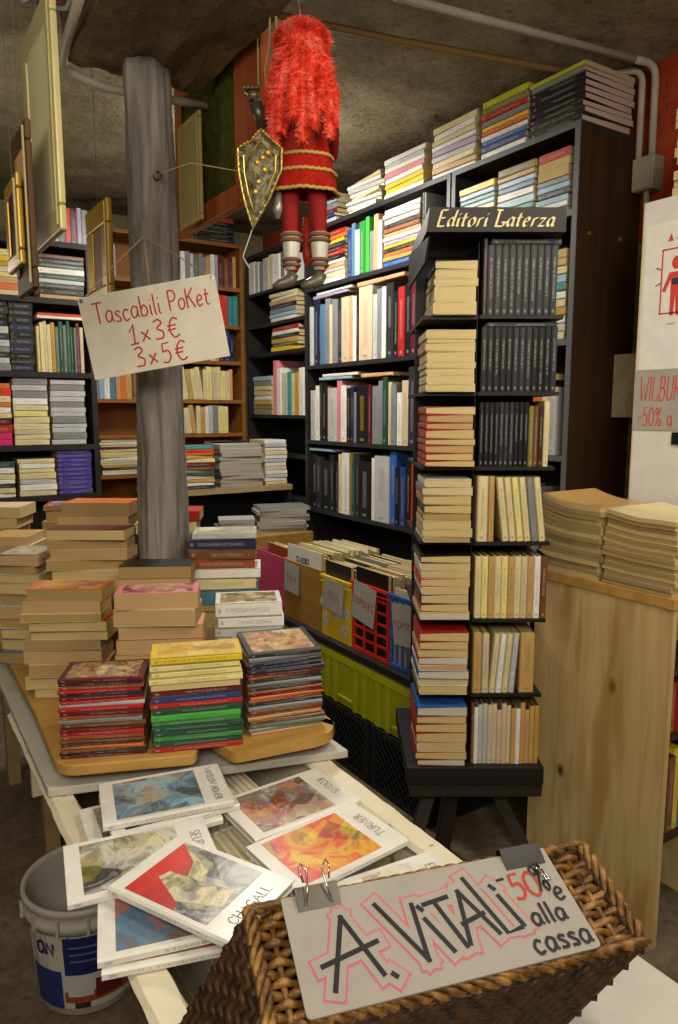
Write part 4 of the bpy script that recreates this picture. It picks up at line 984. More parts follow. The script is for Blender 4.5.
    # shield
    sp_ = [(-.300, 2.318), (-.262, 2.338), (-.236, 2.368), (-.205, 2.340), (-.178, 2.318), (-.180, 2.262), (-.215, 2.185), (-.262, 2.112), (-.285, 2.185), (-.298, 2.255)]
    sp_ = [(a+.030, b-.026) for a, b in sp_]
    cx = sum(p[0] for p in sp_)/len(sp_); cz = 2.224
    def sh(p, k, d): return pp(cx + (p[0]-cx)*k, cz + (p[1]-cz)*k, d)
    em = NT('embossed_metal', .35, .5); em.b.inputs['Metallic'].default_value = .6; q = em.noise(em.coord(), 55, 5, .7); em.bump(q, .9, .01)
    em.col(em.ramp(q, [(.35, hexc('3e3b30')), (.55, hexc('8c8670')), (.7, hexc('b7a45a'))]))
    mb = MB(); n = len(sp_)
    rings = [(1, -.075), (1.0, -.082), (.9, -.087), (.84, -.082), (.45, -.095), (.05, -.10)]
    for k, d in rings:
        for p in sp_: mb.v.append(tuple(sh(p, k, d)))
    for i in range(len(rings)-1):
        for j in range(n): l = (j+1) % n; mb.face([i*n+j, (i+1)*n+j, (i+1)*n+l, i*n+l])
    mb.face([j for j in range(n)][::-1]); mb.face([(len(rings)-1)*n+j for j in range(n)])
    s_ = put(mb).build('shield', em.m, root)
    mb = MB(); g2 = plain('c2a648', .35, .6)
    for k in (.955, .70):
        P = [sh(p, k, -.0885 if k > .8 else -.0895) for p in sp_]; mb.tube(P + [P[0]], .0022, 6, False)
    for j in range(n):
        for f in (.25, .5, .75):
            a = sh(sp_[j], .955, -.089).lerp(sh(sp_[(j+1) % n], .955, -.089), f); mb.tube([a - FH*.001, a - FH*.004], [.0045, .002], 6)
    put(mb).build('gilt_edge', g2, s_)
    mb = MB(); c0 = pp(cx+.012, 2.262, -.097)
    for (dx, dz) in ((0, 0), (.014, .012), (-.014, -.012), (.005, -.03), (-.012, -.06), (-.02, -.085)): mb.tube([c0 + RH*dx + UP*dz, c0 + RH*dx + UP*dz - FH*.006], [.0085, .004], 8)
    put(mb).build('gilt_boss', g2, s_)
    # plume: thousands of feather barbs on drooping strands
    R1 = random.Random(9); mb = MB(); m_ = NT('red_feather', .8, .2)
    h = m_.noise(m_.coord(), 26, 3); m_.col(m_.ramp(h, [(.3, hexc('d0301f')), (.5, hexc('f05640')), (.72, hexc('fa8a72'))]))
    def barb(p, d, l, w):
        s = d.cross(Vector((R1.uniform(-1, 1), R1.uniform(-1, 1), R1.uniform(-1, 1)))).normalized()*w
        b = p + d*l*.55 + UP*(-l*.05); c = p + d*l - UP*l*.22
        k = len(mb.v); mb.v.extend([tuple(p-s), tuple(p+s), tuple(b+s*.7), tuple(b-s*.7), tuple(c)])
        mb.face([k, k+1, k+2, k+3]); mb.face([k+3, k+2, k+4])
    # spines of strands (x, z, d, radius)
    strands = []
    for x0, x1, zb, d0, d1, r in ((-.115, -.172, 2.295, -.055, -.07, .021), (-.105, -.155, 2.33, -.06, -.085, .024), (-.10, -.095, 2.300, -.065, -.10, .022), (-.095, -.070, 2.335, -.06, -.095, .028),
                                  (-.09, -.025, 2.32, -.055, -.07, .022), (-.10, -.118, 2.36, -.06, -.10, .028), (-.085, -.012, 2.36, -.04, -.04, .018), (-.115, -.182, 2.38, -.03, -.04, .02), (-.1, -.05, 2.38, -.05, -.095, .026)):
        P = []
        for k in range(15):
            u = k/14; P.append((x0 + (x1-x0)*min(1, u*1.6)**.8, 2.592 + (zb-2.592)*u + .025*math.sin(PI*min(1, u*2)), d0 + (d1-d0)*u, r*(1-.35*u*u)*(1.15 if u < .5 else 1)))
        strands.append(P)
    core = MB()
    for P in strands:
        core.tube([pp(x, z, d) for x, z, d, r in P], [r*.62 for x, z, d, r in P], 8)
        for _ in range(1500):
            u = R1.random()*13.99; i = int(u); f = u-i
            a, b_ = P[i], P[min(i+1, 14)]; x, z, d, r = [a[k]*(1-f)+b_[k]*f for k in range(4)]
            an = R1.uniform(0, 2*PI); dr = (RH*math.cos(an) + FH*math.sin(an) + UP*R1.uniform(-.7, .25)).normalized()
            barb(pp(x, z, d) + dr*r*.4, dr, r*R1.uniform(.6, 1.3), .0013)
    for _ in range(3600):   # crest
        a = R1.uniform(0, 2*PI); e = R1.uniform(.05, 1.0); dr = (RH*math.cos(a)*math.cos(e*1.4) + FH*math.sin(a)*math.cos(e*1.4) + UP*math.sin(e*1.4)).normalized()
        c = pp(-.098, 2.562, -.03); p = c + RH*dr.dot(RH)*.062 + FH*dr.dot(FH)*.055 + UP*dr.z*.05
        barb(p, (dr + UP*.1).normalized(), R1.uniform(.016, .032), .0014)
    core.lathe([(.04, -.02), (.062, .0), (.064, .02), (.05, .04), (.02, .052)], pp(-.098, 2.555, -.03), 20, True)
    n0 = len(mb.v); mb.v += core.v; mb.f += [[i+n0 for i in f] for f in core.f]; mb.mi += [0]*len(core.f)
    put(mb).build('plume', m_.m, root)
    # cords
    mb = MB(); mb.tube([pp(-.195, 2.46, -.01), pp(-.202, 2.52, -.0), pp(-.19, 2.57, .0), pp(-.18, 2.75, .0), pp(-.165, 2.885, 0)], .003, 6); mb.tube([pp(-.165, 2.57, .0), pp(-.172, 2.70, 0), pp(-.165, 2.885, 0)], .0035, 6); mb.tube([pp(-.10, 2.63, .0), pp(-.14, 2.885, 0)], .002, 6)
    put(mb).build('cord', plain('a58a52', .8), root)
    put(MB().tube([pp(-.234, 2.085, -.078), pp(-.245, 2.06, -.07), pp(-.262, 2.02, -.06), pp(-.245, 1.99, -.06)], .0014, 5)).build('loose_cord', plain('white', .8), root)
puppet()
o = MB().tube([Vector((.797, 2.2425, 2.318)), pp(-.40, 2.265, -.05), pp(-.269, 2.235, -.0785)], .0016, 6).build('wire', plain('b09a6a', .5, .4)); tag(o, 'thin taut wire from the post hook to the puppet shield', 'wire')

# ================================================================== BASKET AND ITS SIGN
yaw = -.286; Bd = Vector((math.cos(yaw), math.sin(yaw), 0)); Bn = Vector((math.sin(yaw), -math.cos(yaw), 0)); AL = .331
Be = Bn*math.cos(AL) - UP*math.sin(AL); BN = Bd.cross(Be); BN = BN if BN.z > 0 else -BN
B0 = Vector((.408, .771, .952))
BZ = .769
def bt(u, v, h=0.0): return B0 + Bd*u + Be*v + BN*h
ba = thing('basket', 'brown wicker basket tilted towards the viewer with a card clipped on its front', 'basket')
ba.location = B0; binv = -B0
M_WICK = NT('wicker', .45, .4); _o = M_WICK.coord(); _f = M_WICK.noise(_o, 40, 3); M_WICK.bump(_f, .2, .002); M_WICK = M_WICK.col(M_WICK.ramp(_f, [(.3, hexc('38240c')), (.5, hexc('6e4a1e')), (.7, hexc('a67c3e'))]))
M_WSHADE = NT('shaded_wicker', .5, .3); _f = M_WSHADE.noise(M_WSHADE.coord(), 40, 3); M_WSHADE = M_WSHADE.col(M_WSHADE.ramp(_f, [(.3, hexc('1c1008')), (.7, hexc('4a2f16'))]))  # same wicker made darker: shade on the basket walls put into the colour
def weave(mb, P, rows, stakes, r, amp, seg=5, closed=False):
    """P(u, v) -> (point, normal); rods run along u, woven over stakes"""
    for i in range(rows):
        v = (i+.5)/rows; pts = []; n = stakes*3
        for k in range(n+1):
            u = k/n; p, nm = P(u, v); pts.append(p + nm*(amp*math.cos(PI*(u*stakes) + PI*(i % 2))))
        mb.tube(pts, r, seg)
    for j in range(stakes):
        u = (j+.5)/stakes; mb.tube([P(u, v/6)[0] for v in range(7)], r*1.15, 5)
SHX = Vector((-.115, .03, 0))
u0, u1, v0, v1 = -.040, .462, -.004, .148
def floor_pt(p, inset): q = p + SHX; return Vector((q.x, q.y, BZ)) + inset
cor = [bt(u0, v0), bt(u1, v0), bt(u1, v1), bt(u0, v1)]
low = [floor_pt(cor[0], Vector((0, 0, 0))), floor_pt(cor[1], Bd*-.03), floor_pt(cor[2], Bd*-.03 - Bn*.02), floor_pt(cor[3], -Bn*.02)]
def wall(a, b, c, d):
    nm = (b-a).cross(d-a).normalized()
    return lambda u, v: ((a.lerp(b, u)).lerp(d.lerp(c, u), v), nm)
names = [(0, 1, 11, 26), (1, 2, 12, 9), (2, 3, 11, 26), (3, 0, 12, 9)]
for a, b, rows, stk in names:
    mb = MB(); weave(mb, wall(cor[a], cor[b], low[b], low[a]), rows+3, stk, .0068, .0045); mb.v = [tuple(Vector(p)+binv) for p in mb.v]
    mb.build('woven_wall', M_WSHADE, ba, True)
# inner sloping weave seen beside the card: a shallow woven panel just under the rim
for side in ((u0+.004, .055), (.345, u1-.004)):
    rows = 12; mb = MB()
    for i in range(rows):
        v = v0+.008 + (v1-v0-.014)*i/(rows-1); pts = []; n = 24
        for k in range(n+1):
            u = side[0] + (side[1]-side[0])*k/n; pts.append(bt(u, v + .004*(u-side[0])/.1, -.008 + .0042*math.cos(PI*(u-side[0])/.022 + PI*(i % 2))))
        mb.tube(pts, [.0052 + .0008*math.sin(i*3+k) for k in range(n+1)], 6)
    for j in range(int((side[1]-side[0])/.022)+1):
        u = side[0] + .022*j; mb.tube([bt(u, v0, -.008), bt(u, v1, -.008)], .0045, 6)
    mb.v = [tuple(Vector(p)+binv) for p in mb.v]; mb.build('woven_top', M_WICK, ba, True)
# thick bound rim
mb = MB(); pr = [bt(u0, v0), bt(u1, v0), bt(u1, v1), bt(u0, v1)]; path = []
for i in range(4):
    a, b = pr[i], pr[(i+1) % 4]; n = int((b-a).length/.004)
    path += [a.lerp(b, k/n) for k in range(n)]
path.append(path[0]); 
for ph in (0, 2*PI/3, 4*PI/3):
    pts = []
    for k, p in enumerate(path):
        a = k*.42 + ph; pts.append(p + BN*(.006*math.sin(a)) + (p - bt((u0+u1)/2, (v0+v1)/2)).normalized()*(.006*math.cos(a)))
    mb.tube(pts, .0050, 6)
mb.v = [tuple(Vector(p)+binv) for p in mb.v]; mb.build('bound_rim', M_WICK, ba, True)
mb = MB(); mb.quad(*[low[i] for i in (0, 3, 2, 1)]); mb.quad(*[p + UP*.006 for p in low]); 
for i in range(4): j = (i+1) % 4; mb.quad(low[j], low[i], low[i]+UP*.006, low[j]+UP*.006)
mb.v = [tuple(Vector(p)+binv) for p in mb.v]; mb.build('bottom', M_WSHADE, ba)
# sign on the rim
sgn = MB().prism(rounded([(0, -.152), (.392, -.150), (.392, 0), (0, 0)], [.008, .008, .003, .003]), 0, .003).build('price_sign', plain('97928a', .6)); sgn.matrix_world = frame(Bd, -Be, BN, bt(0, -.002, .0125))
tag(sgn, 'grey cardboard sign with black and red lettering clipped on the wicker basket', 'sign')
Z1 = .0034
PK = plain('c0606f', .7); GY = plain('97928a', .6); BK = plain('1f1f22', .6)
A_ = [('A', .036, .078, .098), ('V', .112, .085, .100), ('i', .166, .075, .078), ('T', .183, .072, .080), ('A', .205, .070, .092), ('L', .258, .062, .108), ('i', .292, .064, .06)]
def big(w, mat, z, nm):
    mb = MB()
    def rib(P):
        n0 = len(mb.v); cnt[0] += 1
        for i, p in enumerate(P):
            d = (P[min(i+1, len(P)-1)] - P[max(i-1, 0)]).normalized(); off = Vector((-d.y, d.x))*w/2
            e = d*(w*.5*(-1 if i == 0 else (1 if i == len(P)-1 else 0)))
            for q in (p+off+e, p-off+e): mb.v.append((q.x, q.y, z + cnt[0]*1.5e-5))
        for i in range(len(P)-1): mb.face([n0+2*i, n0+2*i+1, n0+2*i+3, n0+2*i+2])
    V2 = lambda *a: [Vector(p) for p in a]
    cnt = [0]
    for P in (Q for Q in [[Vector((.004 + p.x*.945, p.y)) for p in P_] for P_ in (V2((.070, -.042), (.038, -.128)), V2((.070, -.042), (.104, -.122)), V2((.030, -.098), (.108, -.082)), V2((.116, -.125), (.119, -.128)),
              V2((.122, -.035), (.168, -.118)), V2((.168, -.118), (.173, -.045)), V2((.184, -.068), (.206, -.114)), V2((.181, -.050), (.184, -.054)),
              V2((.190, -.048), (.226, -.044)), V2((.206, -.048), (.226, -.112)), V2((.246, -.040), (.232, -.110)), V2((.246, -.040), (.278, -.105)), V2((.234, -.084), (.268, -.076)),
              V2((.262, -.024), (.290, -.108), (.312, -.105)), V2((.302, -.058), (.317, -.102)), V2((.297, -.042), (.300, -.046)))]):
        rib(P)
    return mb.build(nm, mat, sgn)
big(.028, PK, Z1, 'pink_outline'); big(.0232, GY, Z1+.0004, 'outline_fill'); big(.0065, BK, Z1+.0008, 'name_lettering')
letters('-', .036, .004, BK, sgn, (.296, -.052), z=Z1+.0008); letters('50', .037, .0044, plain('b5382f', .7), sgn, (.313, -.068), z=Z1+.0008, sp=.1, name='red_lettering')
letters('%', .040, .004, BK, sgn, (.350, -.064), z=Z1+.0009, xs=.7, name='percent_lettering'); letters('e', .032, .004, BK, sgn, (.368, -.080), z=Z1+.0009); letters('alla', .029, .0044, BK, sgn, (.318, -.107), z=Z1+.0008, sp=.12); letters('cassa', .031, .0044, BK, sgn, (.302, -.142), z=Z1+.0008, sp=.1)
def clip(u, w, lab, silver):
    t = thing('binder_clip', lab, 'clip', M=frame(Bd, -Be, BN, bt(u, -.002, .0125)))
    body = plain('a5a39c', .25, .9) if silver else plain('151515', .35)
    mb = MB(); P = [(-.024, .0036), (.004, .012), (.011, .004), (.011, -.002), (-.001, -.018)]
    for i in range(len(P)-1):
        (a, b), (c, d) = P[i], P[i+1]; mb.quad((-w/2, a, b), (w/2, a, b), (w/2, c, d), (-w/2, c, d))
    o = mb.build('clip_body', body, t); s = o.modifiers.new('s', 'SOLIDIFY'); s.thickness = .0012
    m2 = MB()
    for s_ in (-1, 1):
        if silver: pts = [(s_*w*.30, -.020, .006), (s_*w*.22, .0, .018), (s_*w*.18, .018, .026), (s_*w*.30, .026, .030), (s_*w*.36, .018, .028), (s_*w*.30, .004, .021)]
        else: pts = [(.2*w+s_*w*.05, -.022, .0055), (.22*w+s_*w*.04, -.040, .009), (.26*w+s_*w*.03, -.055, .011)]
        m2.tube(pts, .0016, 6)
    m2.build('clip_wire', plain('b5b2aa', .2, .9), t, True)
clip(.048, .058, 'silver binder clip holding the left end of the basket sign', True); clip(.352, .062, 'black binder clip holding the right end of the basket sign', False)
o = MB().box((.262, .42, .7206), (.95, .80, .7575)).build('support_board', M_WHITEBOARD); tag(bevel(o), 'white board across the trough rims under the wicker basket', 'board')

# ================================================================== BUCKET
bk = thing('bucket', 'white plastic paint bucket with blue label on the floor beside the trough', 'bucket', (.417, 1.940, 0))
bk.scale = (1, 1, .95)
Mw = plain('a8a49a', .4)
mb = MB(); mb.lathe([(.132, .0005), (.138, .01), (.155, .27), (.166, .272), (.168, .30), (.164, .302), (.166, .325), (.170, .33), (.168, .345), (.158, .345), (.156, .33), (.150, .26), (.128, .012)], (0, 0, 0), 56, True); mb.build('bucket_body', Mw, bk, True)
for a in [i*2*PI/14 for i in range(14)]: MB().box((.1665, -.004, .275), (.1745, .004, .322), Matrix.Rotation(a, 4, 'Z')).build('rim_rib', Mw, bk)
def label_panel(a0, a1, z0, z1, c, nm, e=.0012):
    mb = MB(); n = 14; f = lambda z: .138 + (.155-.138)*(z-.01)/.26 + e
    for i in range(n+1):
        a = rad(a0 + (a1-a0)*i/n)
        for z in (z0, z1): mb.v.append((f(z)*math.cos(a), f(z)*math.sin(a), z))
    for i in range(n): mb.face([2*i, 2*i+2, 2*i+3, 2*i+1])
    return mb.build(nm, plain(c, .4), bk)
# angles around the bucket: the viewer is towards about -107 degrees
label_panel(-250, -40, .03, .262, 'b5b2aa', 'label_paper')
label_panel(-128, -50, .14, .258, '1f2456', 'blue_label', .002); label_panel(-172, -132, .03, .15, '27306e', 'blue_label', .002)
label_panel(-126, -100, .07, .135, 'light_grey', 'label_picture', .0022); label_panel(-130, -60, .05, .085, 'rust', 'label_stripe', .002); label_panel(-98, -70, .06, .12, 'maroon', 'label_stripe', .0024)
label_panel(-120, -104, .032, .05, 'charcoal', 'label_mark', .0026)
for k, (a, ch) in enumerate(((-152, 'O'), (-141, 'N'))):
    a = rad(a); rr_ = .1562; e = Vector((-math.sin(a), math.cos(a), 0)); nrm = Vector((math.cos(a), math.sin(a), 0))
    l = letters(ch, .035, .008, plain('1f2456', .4), bk, (0, 0), z=0, name='label_lettering')
    for v in l.data.vertices: v.co = nrm*(.1555+.0025) + e*(v.co.x - .012) + UP*(.205 + v.co.y)
for k in range(3):
    a = rad(-112+k*0); 
    label_panel(-122, -88 + 6*k, .225-.022*k, .231-.022*k, '5a608f', 'label_text_line', .0028)
o = MB().box((-.10, -.04, 0), (.10, .04, .20)).build('carton', plain('5f6a70', .7)); o.location = (.62, 1.72, .0005); o.rotation_euler = (0, 0, rad(-25)); tag(o, 'blue-grey carton with orange edge on the floor under the trough', 'box')
MB().box((-.1025, -.0425, .0), (-.0905, .0425, .201)).build('orange_edge', plain('rust', .7), o)
# ================================================================== BOOKS IN THE RIGHT BOOKCASES
AX = 2.2; F_ = .006
def arow(desc, y, z, specs, **k):
    return row(desc, (AX+F_, y, z+.0005), NY, PX, specs, cat='book', **k)
def astack(desc, y, z, specs, **k):
    zs = [.25, .62, 1.03, 1.435, 1.87, 2.31 if y > 2.49 else 2.33, 2.606]; up = [b for b in zs if b > z + .01]
    if up: k.setdefault('hm', up[0] - z - .024)
    k.setdefault('kind', 'book'); k.setdefault('name', 'hardback_book'); k.setdefault('group', 'books lying in the black bookcases'); k.setdefault('gloss', .4)
    return stack(desc, (AX+F_+.004, y, z+.0005), -90, specs, **k)
ZTOP = 2.6305
G = 'art books in the tall black bookcase'
arow('the upper art book row', 3.715, 1.87, [dict(c='light_grey', T=.03), dict(c='navy', T=.055, H=.37), dict(c='black', T=.03), dict(c='steel_blue', T=.045), dict(c='grey', T=.05), dict(c='cream', T=.03), dict(c='grey', T=.05), dict(c='charcoal', T=.04), dict(c='beige', T=.075, H=.345), dict(c='peach', T=.035, H=.345), dict(c='white', T=.03), dict(c='black', T=.022), dict(c='beige', T=.12, H=.375), dict(c='light_grey', T=.045), dict(c='grey', T=.04, H=.345), dict(c='white', T=.035), dict(c='charcoal', T=.06), dict(c='black', T=.04), dict(c='red', T=.05, H=.33), dict(c='black', T=.045), dict(c='maroon', T=.04), dict(c='white', T=.045, H=.3), dict(c='grey', T=.04)], H=.35, W=.25, group=G)
arow('the middle art book row', 3.715, 1.435, [dict(c='light_grey', T=.05), dict(c='white', T=.045), dict(c='charcoal', T=.03), dict(c='black', T=.05), dict(c='rust', T=.02), dict(c='light_grey', T=.085, H=.30), dict(c='pink', T=.045), dict(c='white', T=.05, H=.31), dict(c='black', T=.04, acc='yellow'), dict(c='navy', T=.03, H=.3), dict(c='grey', T=.03, H=.27), dict(c='black', T=.11, H=.305, acc='yellow'), dict(c='maroon', T=.025), dict(c='grey', T=.06), dict(c='grey', T=.04), dict(c='dark_green', T=.04, H=.34), dict(c='cream', T=.03), dict(c='grey', T=.045, H=.3), dict(c='white', T=.04, H=.26), dict(c='beige', T=.055), dict(c='charcoal', T=.06, H=.38), dict(c='red', T=.05, H=.385), dict(c='charcoal', T=.03)], H=.325, W=.25, group=G)
arow('the lower art book row', 3.715, 1.03, [dict(c='black', T=.06), dict(c='charcoal', T=.05), dict(c='black', T=.10, H=.29), dict(c='black', T=.05), dict(c='navy', T=.03), dict(c='cream', T=.035), dict(c='white', T=.08, H=.345), dict(c='olive', T=.03, H=.34), dict(c='dark_green', T=.03), dict(c='charcoal', T=.03), dict(c='black', T=.12, H=.31), dict(c='white', T=.03, H=.33), dict(c='light_grey', T=.13, H=.345), dict(c='blue', T=.05, H=.37), dict(c='black', T=.035), dict(c='dark_blue', T=.05, H=.3), dict(c='black', T=.04), dict(c='bright_red', T=.055, H=.32), dict(c='bright_red', T=.04, H=.32), dict(c='orange', T=.03), dict(c='navy', T=.03), dict(c='grey', T=.03)], H=.325, W=.25, group=G)
# lying across the rows
def across(c, y, z, L_, T_, lab, W_=.24, rz=0, pg='cream'):
    A = rad(-90+rz); xd = Vector((math.cos(A), math.sin(A), 0)); yd = Vector((-math.sin(A), math.cos(A), 0))
    book('hardback_book', c, T_, L_, W_, frame(xd, yd, UP, Vector((AX+.012, y, z))), lab, 'book', 'books lying across the art book rows', pg)
across('lilac', 3.50, 2.2405, .36, .018, 'lilac book lying across the upper art book row at left')
across('white', 3.46, 2.2588, .36, .014, 'white book lying on the lilac book above the upper art books')
across('peach', 3.03, 2.2495, .40, .022, 'peach book lying across the cream books of the upper row')
across('light_blue', 3.45, 1.7805, .34, .016, 'light blue book lying across the middle art book row at left')
across('white', 3.40, 1.7968, .36, .018, 'white book lying on the light blue book over the middle row')
across('peach', 3.05, 1.7805, .28, .020, 'peach book lying across the middle art book row')
across('light_blue', 3.60, 1.3725, .26, .016, 'light blue book lying across the black books of the lower row')
# shelf above: piles and a few upright books
astack('the red upper-shelf pile', 3.50, 2.31, cl('red orange yellow charcoal maroon red black white peach light_grey cream white'), L=.30, W=.22, T=.0228)
arow('the upper-shelf upright row', 3.325, 2.31, [dict(c='dark_blue', T=.04), dict(c='steel_blue', T=.03), dict(c='white', T=.045, H=.23), dict(c='green', T=.05), dict(c='bright_green', T=.03), dict(c='grey', T=.035, H=.2), dict(c='peach', T=.04), dict(c='white', T=.03)], H=.265, W=.2, group='upright books of the upper shelf')
astack('the white topped upper-shelf pile', 2.86, 2.31, cl('white white light_grey black rust peach white lilac yellow charcoal orange tan blue'), L=.28, W=.21, T=.0215)
arow('the upper-shelf grey pair', 2.705, 2.31, [dict(c='charcoal', T=.015, H=.285), dict(c='grey', T=.012, H=.283)], H=.28, W=.26, kind='large book', group='large grey books on the upper shelf')
astack('the low pile beside rack header', 2.60, 2.31, cl('white light_grey white'), L=.12, W=.2, T=.02)
# top boards
def top_pile(desc, y, cols, L_, T_, W_=.26, **k): astack(desc, y, ZTOP-.0005, cols, L=L_, T=T_, W=W_, **k)
top_pile('the jumbled pile on bookcase top', 3.56, cl('white light_blue grey maroon dark_blue light_grey'), .24, .022, rj=6)
top_pile('the white leaning pile on top', 3.18, cl('cream white light_grey white cream white light_grey white'), .28, .0195, rj=7, jit=.02)
top_pile('the white-yellow pile on top', 2.845, cl('white light_grey white pink white yellow yellow white'), .30, .0235, rj=3)
top_pile('the cream pile on bookcase top', 2.50, cl('cream white cream white lilac light_grey cream tan white'), .27, .0225, rj=3)
top_pile('the bright coloured pile on top', 2.205, cl('lime olive red grey yellow orange white blue dark_blue white'), .245, .0223, rj=1)
top_pile('the black pile above dark panel', 1.938, [dict(c='lime', T=.018), dict(c='grey', T=.018)] + [dict(c='black', T=.0235)]*7, .25, .0245, W_=.275, pg='mauve', rj=1)
# right unit
astack('the teal and yellow pile', 2.348, 2.33, cl('yellow light_blue teal light_blue cream navy tan white teal'), L=.205, T=.0255)
astack('the olive and blue pile', 2.13, 2.33, cl('olive gold light_blue steel_blue white light_blue teal steel_blue gold'), L=.19, T=.026, rj=1)
astack('the red topped right pile', 1.94, 2.33, [dict(c='red', T=.035), dict(c='rust', T=.03, face='fore'), dict(c='tan', T=.035, face='fore')] + D(cl('grey light_blue charcoal light_blue white steel_blue'), T=.022), L=.145, T=.023, rj=1)
astack('the pale pile behind the rack', 1.94, 1.87, [dict(c='tan', face='fore', T=.03)] + D(cl('tan cream light_blue teal white cream gold white light_grey cream'), T=.03), L=.16, T=.03)
arow('the short row beside the rack', 2.12, 1.435, cl('cream black red orange cream light_grey'), H=.27, W=.2, T=.035, group='books beside the rack')
across('red', 2.0, 1.7185, .22, .03, 'red book lying across the short row beside the rack', .2)
arow('the lowest row beside the rack', 2.12, 1.03, cl('grey charcoal light_grey charcoal grey charcoal grey'), H=.26, W=.2, T=.035, group='books beside the rack')

# ================================================================== BOOKS OF THE CORNER UNIT (front X = 2.24)
def brow(desc, y, z, specs, **k): return row(desc, (2.246, y, z+.0005), NY, PX, specs, name='shelf_book', **k)
def bstack(desc, y, z, specs, **k): up = [b for b in [1.05, 1.33, 1.581, 1.986, 2.175, 2.387, 2.62] if b > z + .01]; k['hm'] = up[0] - z - .024; return stack(desc, (2.25, y, z+.0005), -90, specs, name='shelf_book', kind='book', group='books lying in the corner bookcase', **k)
gB = 'books standing in the corner bookcase'
brow('the top corner bookcase row', 4.59, 2.387, [dict(c=c, T=t) for c, t in (('white', .09), ('light_grey', .05), ('grey', .06), ('light_grey', .08), ('cream', .06), ('white', .10), ('grey_green', .05), ('white', .06))], H=.21, W=.18, group=gB)
bstack('the second-shelf corner pile', 4.12, 2.175, cl('cream white tan navy grey light_blue white'), L=.34, T=.025, W=.2, rj=4)
bstack('the third-shelf corner pile', 4.10, 1.986, cl('red white charcoal tan olive yellow'), L=.36, T=.025, W=.2, rj=4)
bstack('the left fourth-shelf corner pile', 4.42, 1.581, cl('light_blue grey cream beige white tan olive grey'), L=.26, T=.033, W=.2)
brow('the fourth-shelf corner row', 4.26, 1.581, [dict(c='pink', T=.05, H=.35)] + cl('white cream light_grey teal cream gold white'), H=.29, W=.2, T=.05, group=gB)

# ================================================================== ORANGE BOOKCASE (front Y = 4.64)
def crow(desc, x, z, specs, **k): return row(desc, (x, 4.65, z+.0005), PX, PY, specs, name='shelf_book', group='books standing in the orange bookcase', **k)
def gap_up(z, zs, th): up = [b for b in zs if b > z + .01]; return (up[0] - z - th - .003) if up else .165
def cstack(desc, x, z, specs, **k): k['hm'] = gap_up(z, [.9, 1.2, 1.456, 1.683, 1.945, 2.186, 2.436, 2.70+.024], .024); return stack(desc, (x, 4.652, z+.0005), 0, specs, name='shelf_book', kind='book', group='books lying in the orange bookcase', **k)
cstack('the dark pile on orange bookcase', 2.03, 2.7245, cl('red black charcoal black black charcoal'), L=.29, T=.0255, W=.2)
crow('the top orange row left of post', 1.18, 2.436, cl('tan cream grey beige grey'), H=.2, W=.15, T=.035)
crow('the top orange row right of post', 1.66, 2.436, cl('cream orange rust light_grey white grey light_grey grey_green grey grey tan white lilac maroon brown maroon tan'), H=.205, W=.15, T=.0305)
crow('the second orange row left of post', 1.18, 2.186, cl('grey tan brown cream'), H=.19, W=.15, T=.03)
crow('the second orange row right of post', 1.985, 2.186, cl('white cream bright_red bright_red teal teal'), H=.205, W=.15, T=.034)
crow('the third orange bookcase row', 1.985, 1.945, cl('cream tan navy dark_blue navy'), H=.2, W=.15, T=.04)
crow('the fourth orange row left of post', 1.175, 1.683, cl('brown grey light_blue white steel_blue tan orange tan brown'), H=.19, W=.15, T=.03)
crow('the fourth orange row right of post', 1.66, 1.683, [dict(c='bright_red', T=.05, lean=-10), dict(c='cream', T=.04, lean=-10)] + [dict(c=c, lean=-8, T=.034) for c in cl('cream tan cream cream')] + cl('cream pale_yellow beige cream pale_yellow cream peach'), H=.215, W=.15, T=.032)
crow('the fifth orange bookcase row', 1.64, 1.456, [dict(c=c, lean=-8, T=.034) for c in cl('grey_green light_grey cream light_grey cream tan')] + cl('cream tan white light_grey grey pale_yellow pale_yellow'), H=.185, W=.15, T=.031)
cstack('the orange bookcase pile left of post', 1.36, 1.2, cl('cream white cream maroon cream pale_yellow cream white cream cream tan charcoal cream white'), L=.27, T=.0285, W=.2, rj=4)

# ================================================================== LOW LEDGE
def lstack(desc, x, y, z, specs, **k): return stack(desc, (x, y, z), k.pop('ang', 0), specs, name='shelf_book', kind='book', **k)
lstack('the left ledge pile', 1.58, 3.965, 1.1505, cl('teal bright_red orange tan cream maroon brown grey dark_green beige tan white charcoal'), L=.235, T=.0195, W=.2, rj=4)
lstack('the grey ledge pile', 1.88, 3.965, 1.1505, cl('light_grey cream grey light_grey cream light_grey grey pink light_grey grey rust'), L=.275, T=.0235, W=.20, rj=2, jit=.008, face='fore', pg='grey')
lstack('the white ledge pile', 2.12, 3.985, 1.1505, cl('white light_grey white cream white light_grey white cream white light_grey white cream'), L=.15, T=.0235, W=.2)
lstack('the dark rear ledge pile', 1.90, 4.215, 1.1505, cl('black charcoal black charcoal dark_blue black'), L=.25, T=.04, W=.09)
# floor carton under magazines beside the far crate
o = bevel(MB().box((1.60, 3.62, 0), (2.17, 3.92, .90)).build('carton', M_BOXWOOD)); tag(o, 'brown carton behind the pink crate carrying grey magazines', 'box')
def mstack(desc, x, y, z, cols, **k): stack(desc, (x, y, z), k.pop('ang', -30), cols, name='magazine', kind='magazine', cat='magazine', face='fore', pg='grey', **k)
mstack('the grey pile behind pink crate', 2.0, 3.67, .9005, cl('grey light_grey charcoal grey light_grey grey light_grey'), L=.30, W=.19, T=.021, rj=5, jit=.015, ang=-18)
mstack('the small pile behind pink crate', 1.715, 3.70, .9005, cl('light_grey steel_blue grey cream grey'), L=.2, W=.17, T=.02, rj=6, ang=-18)

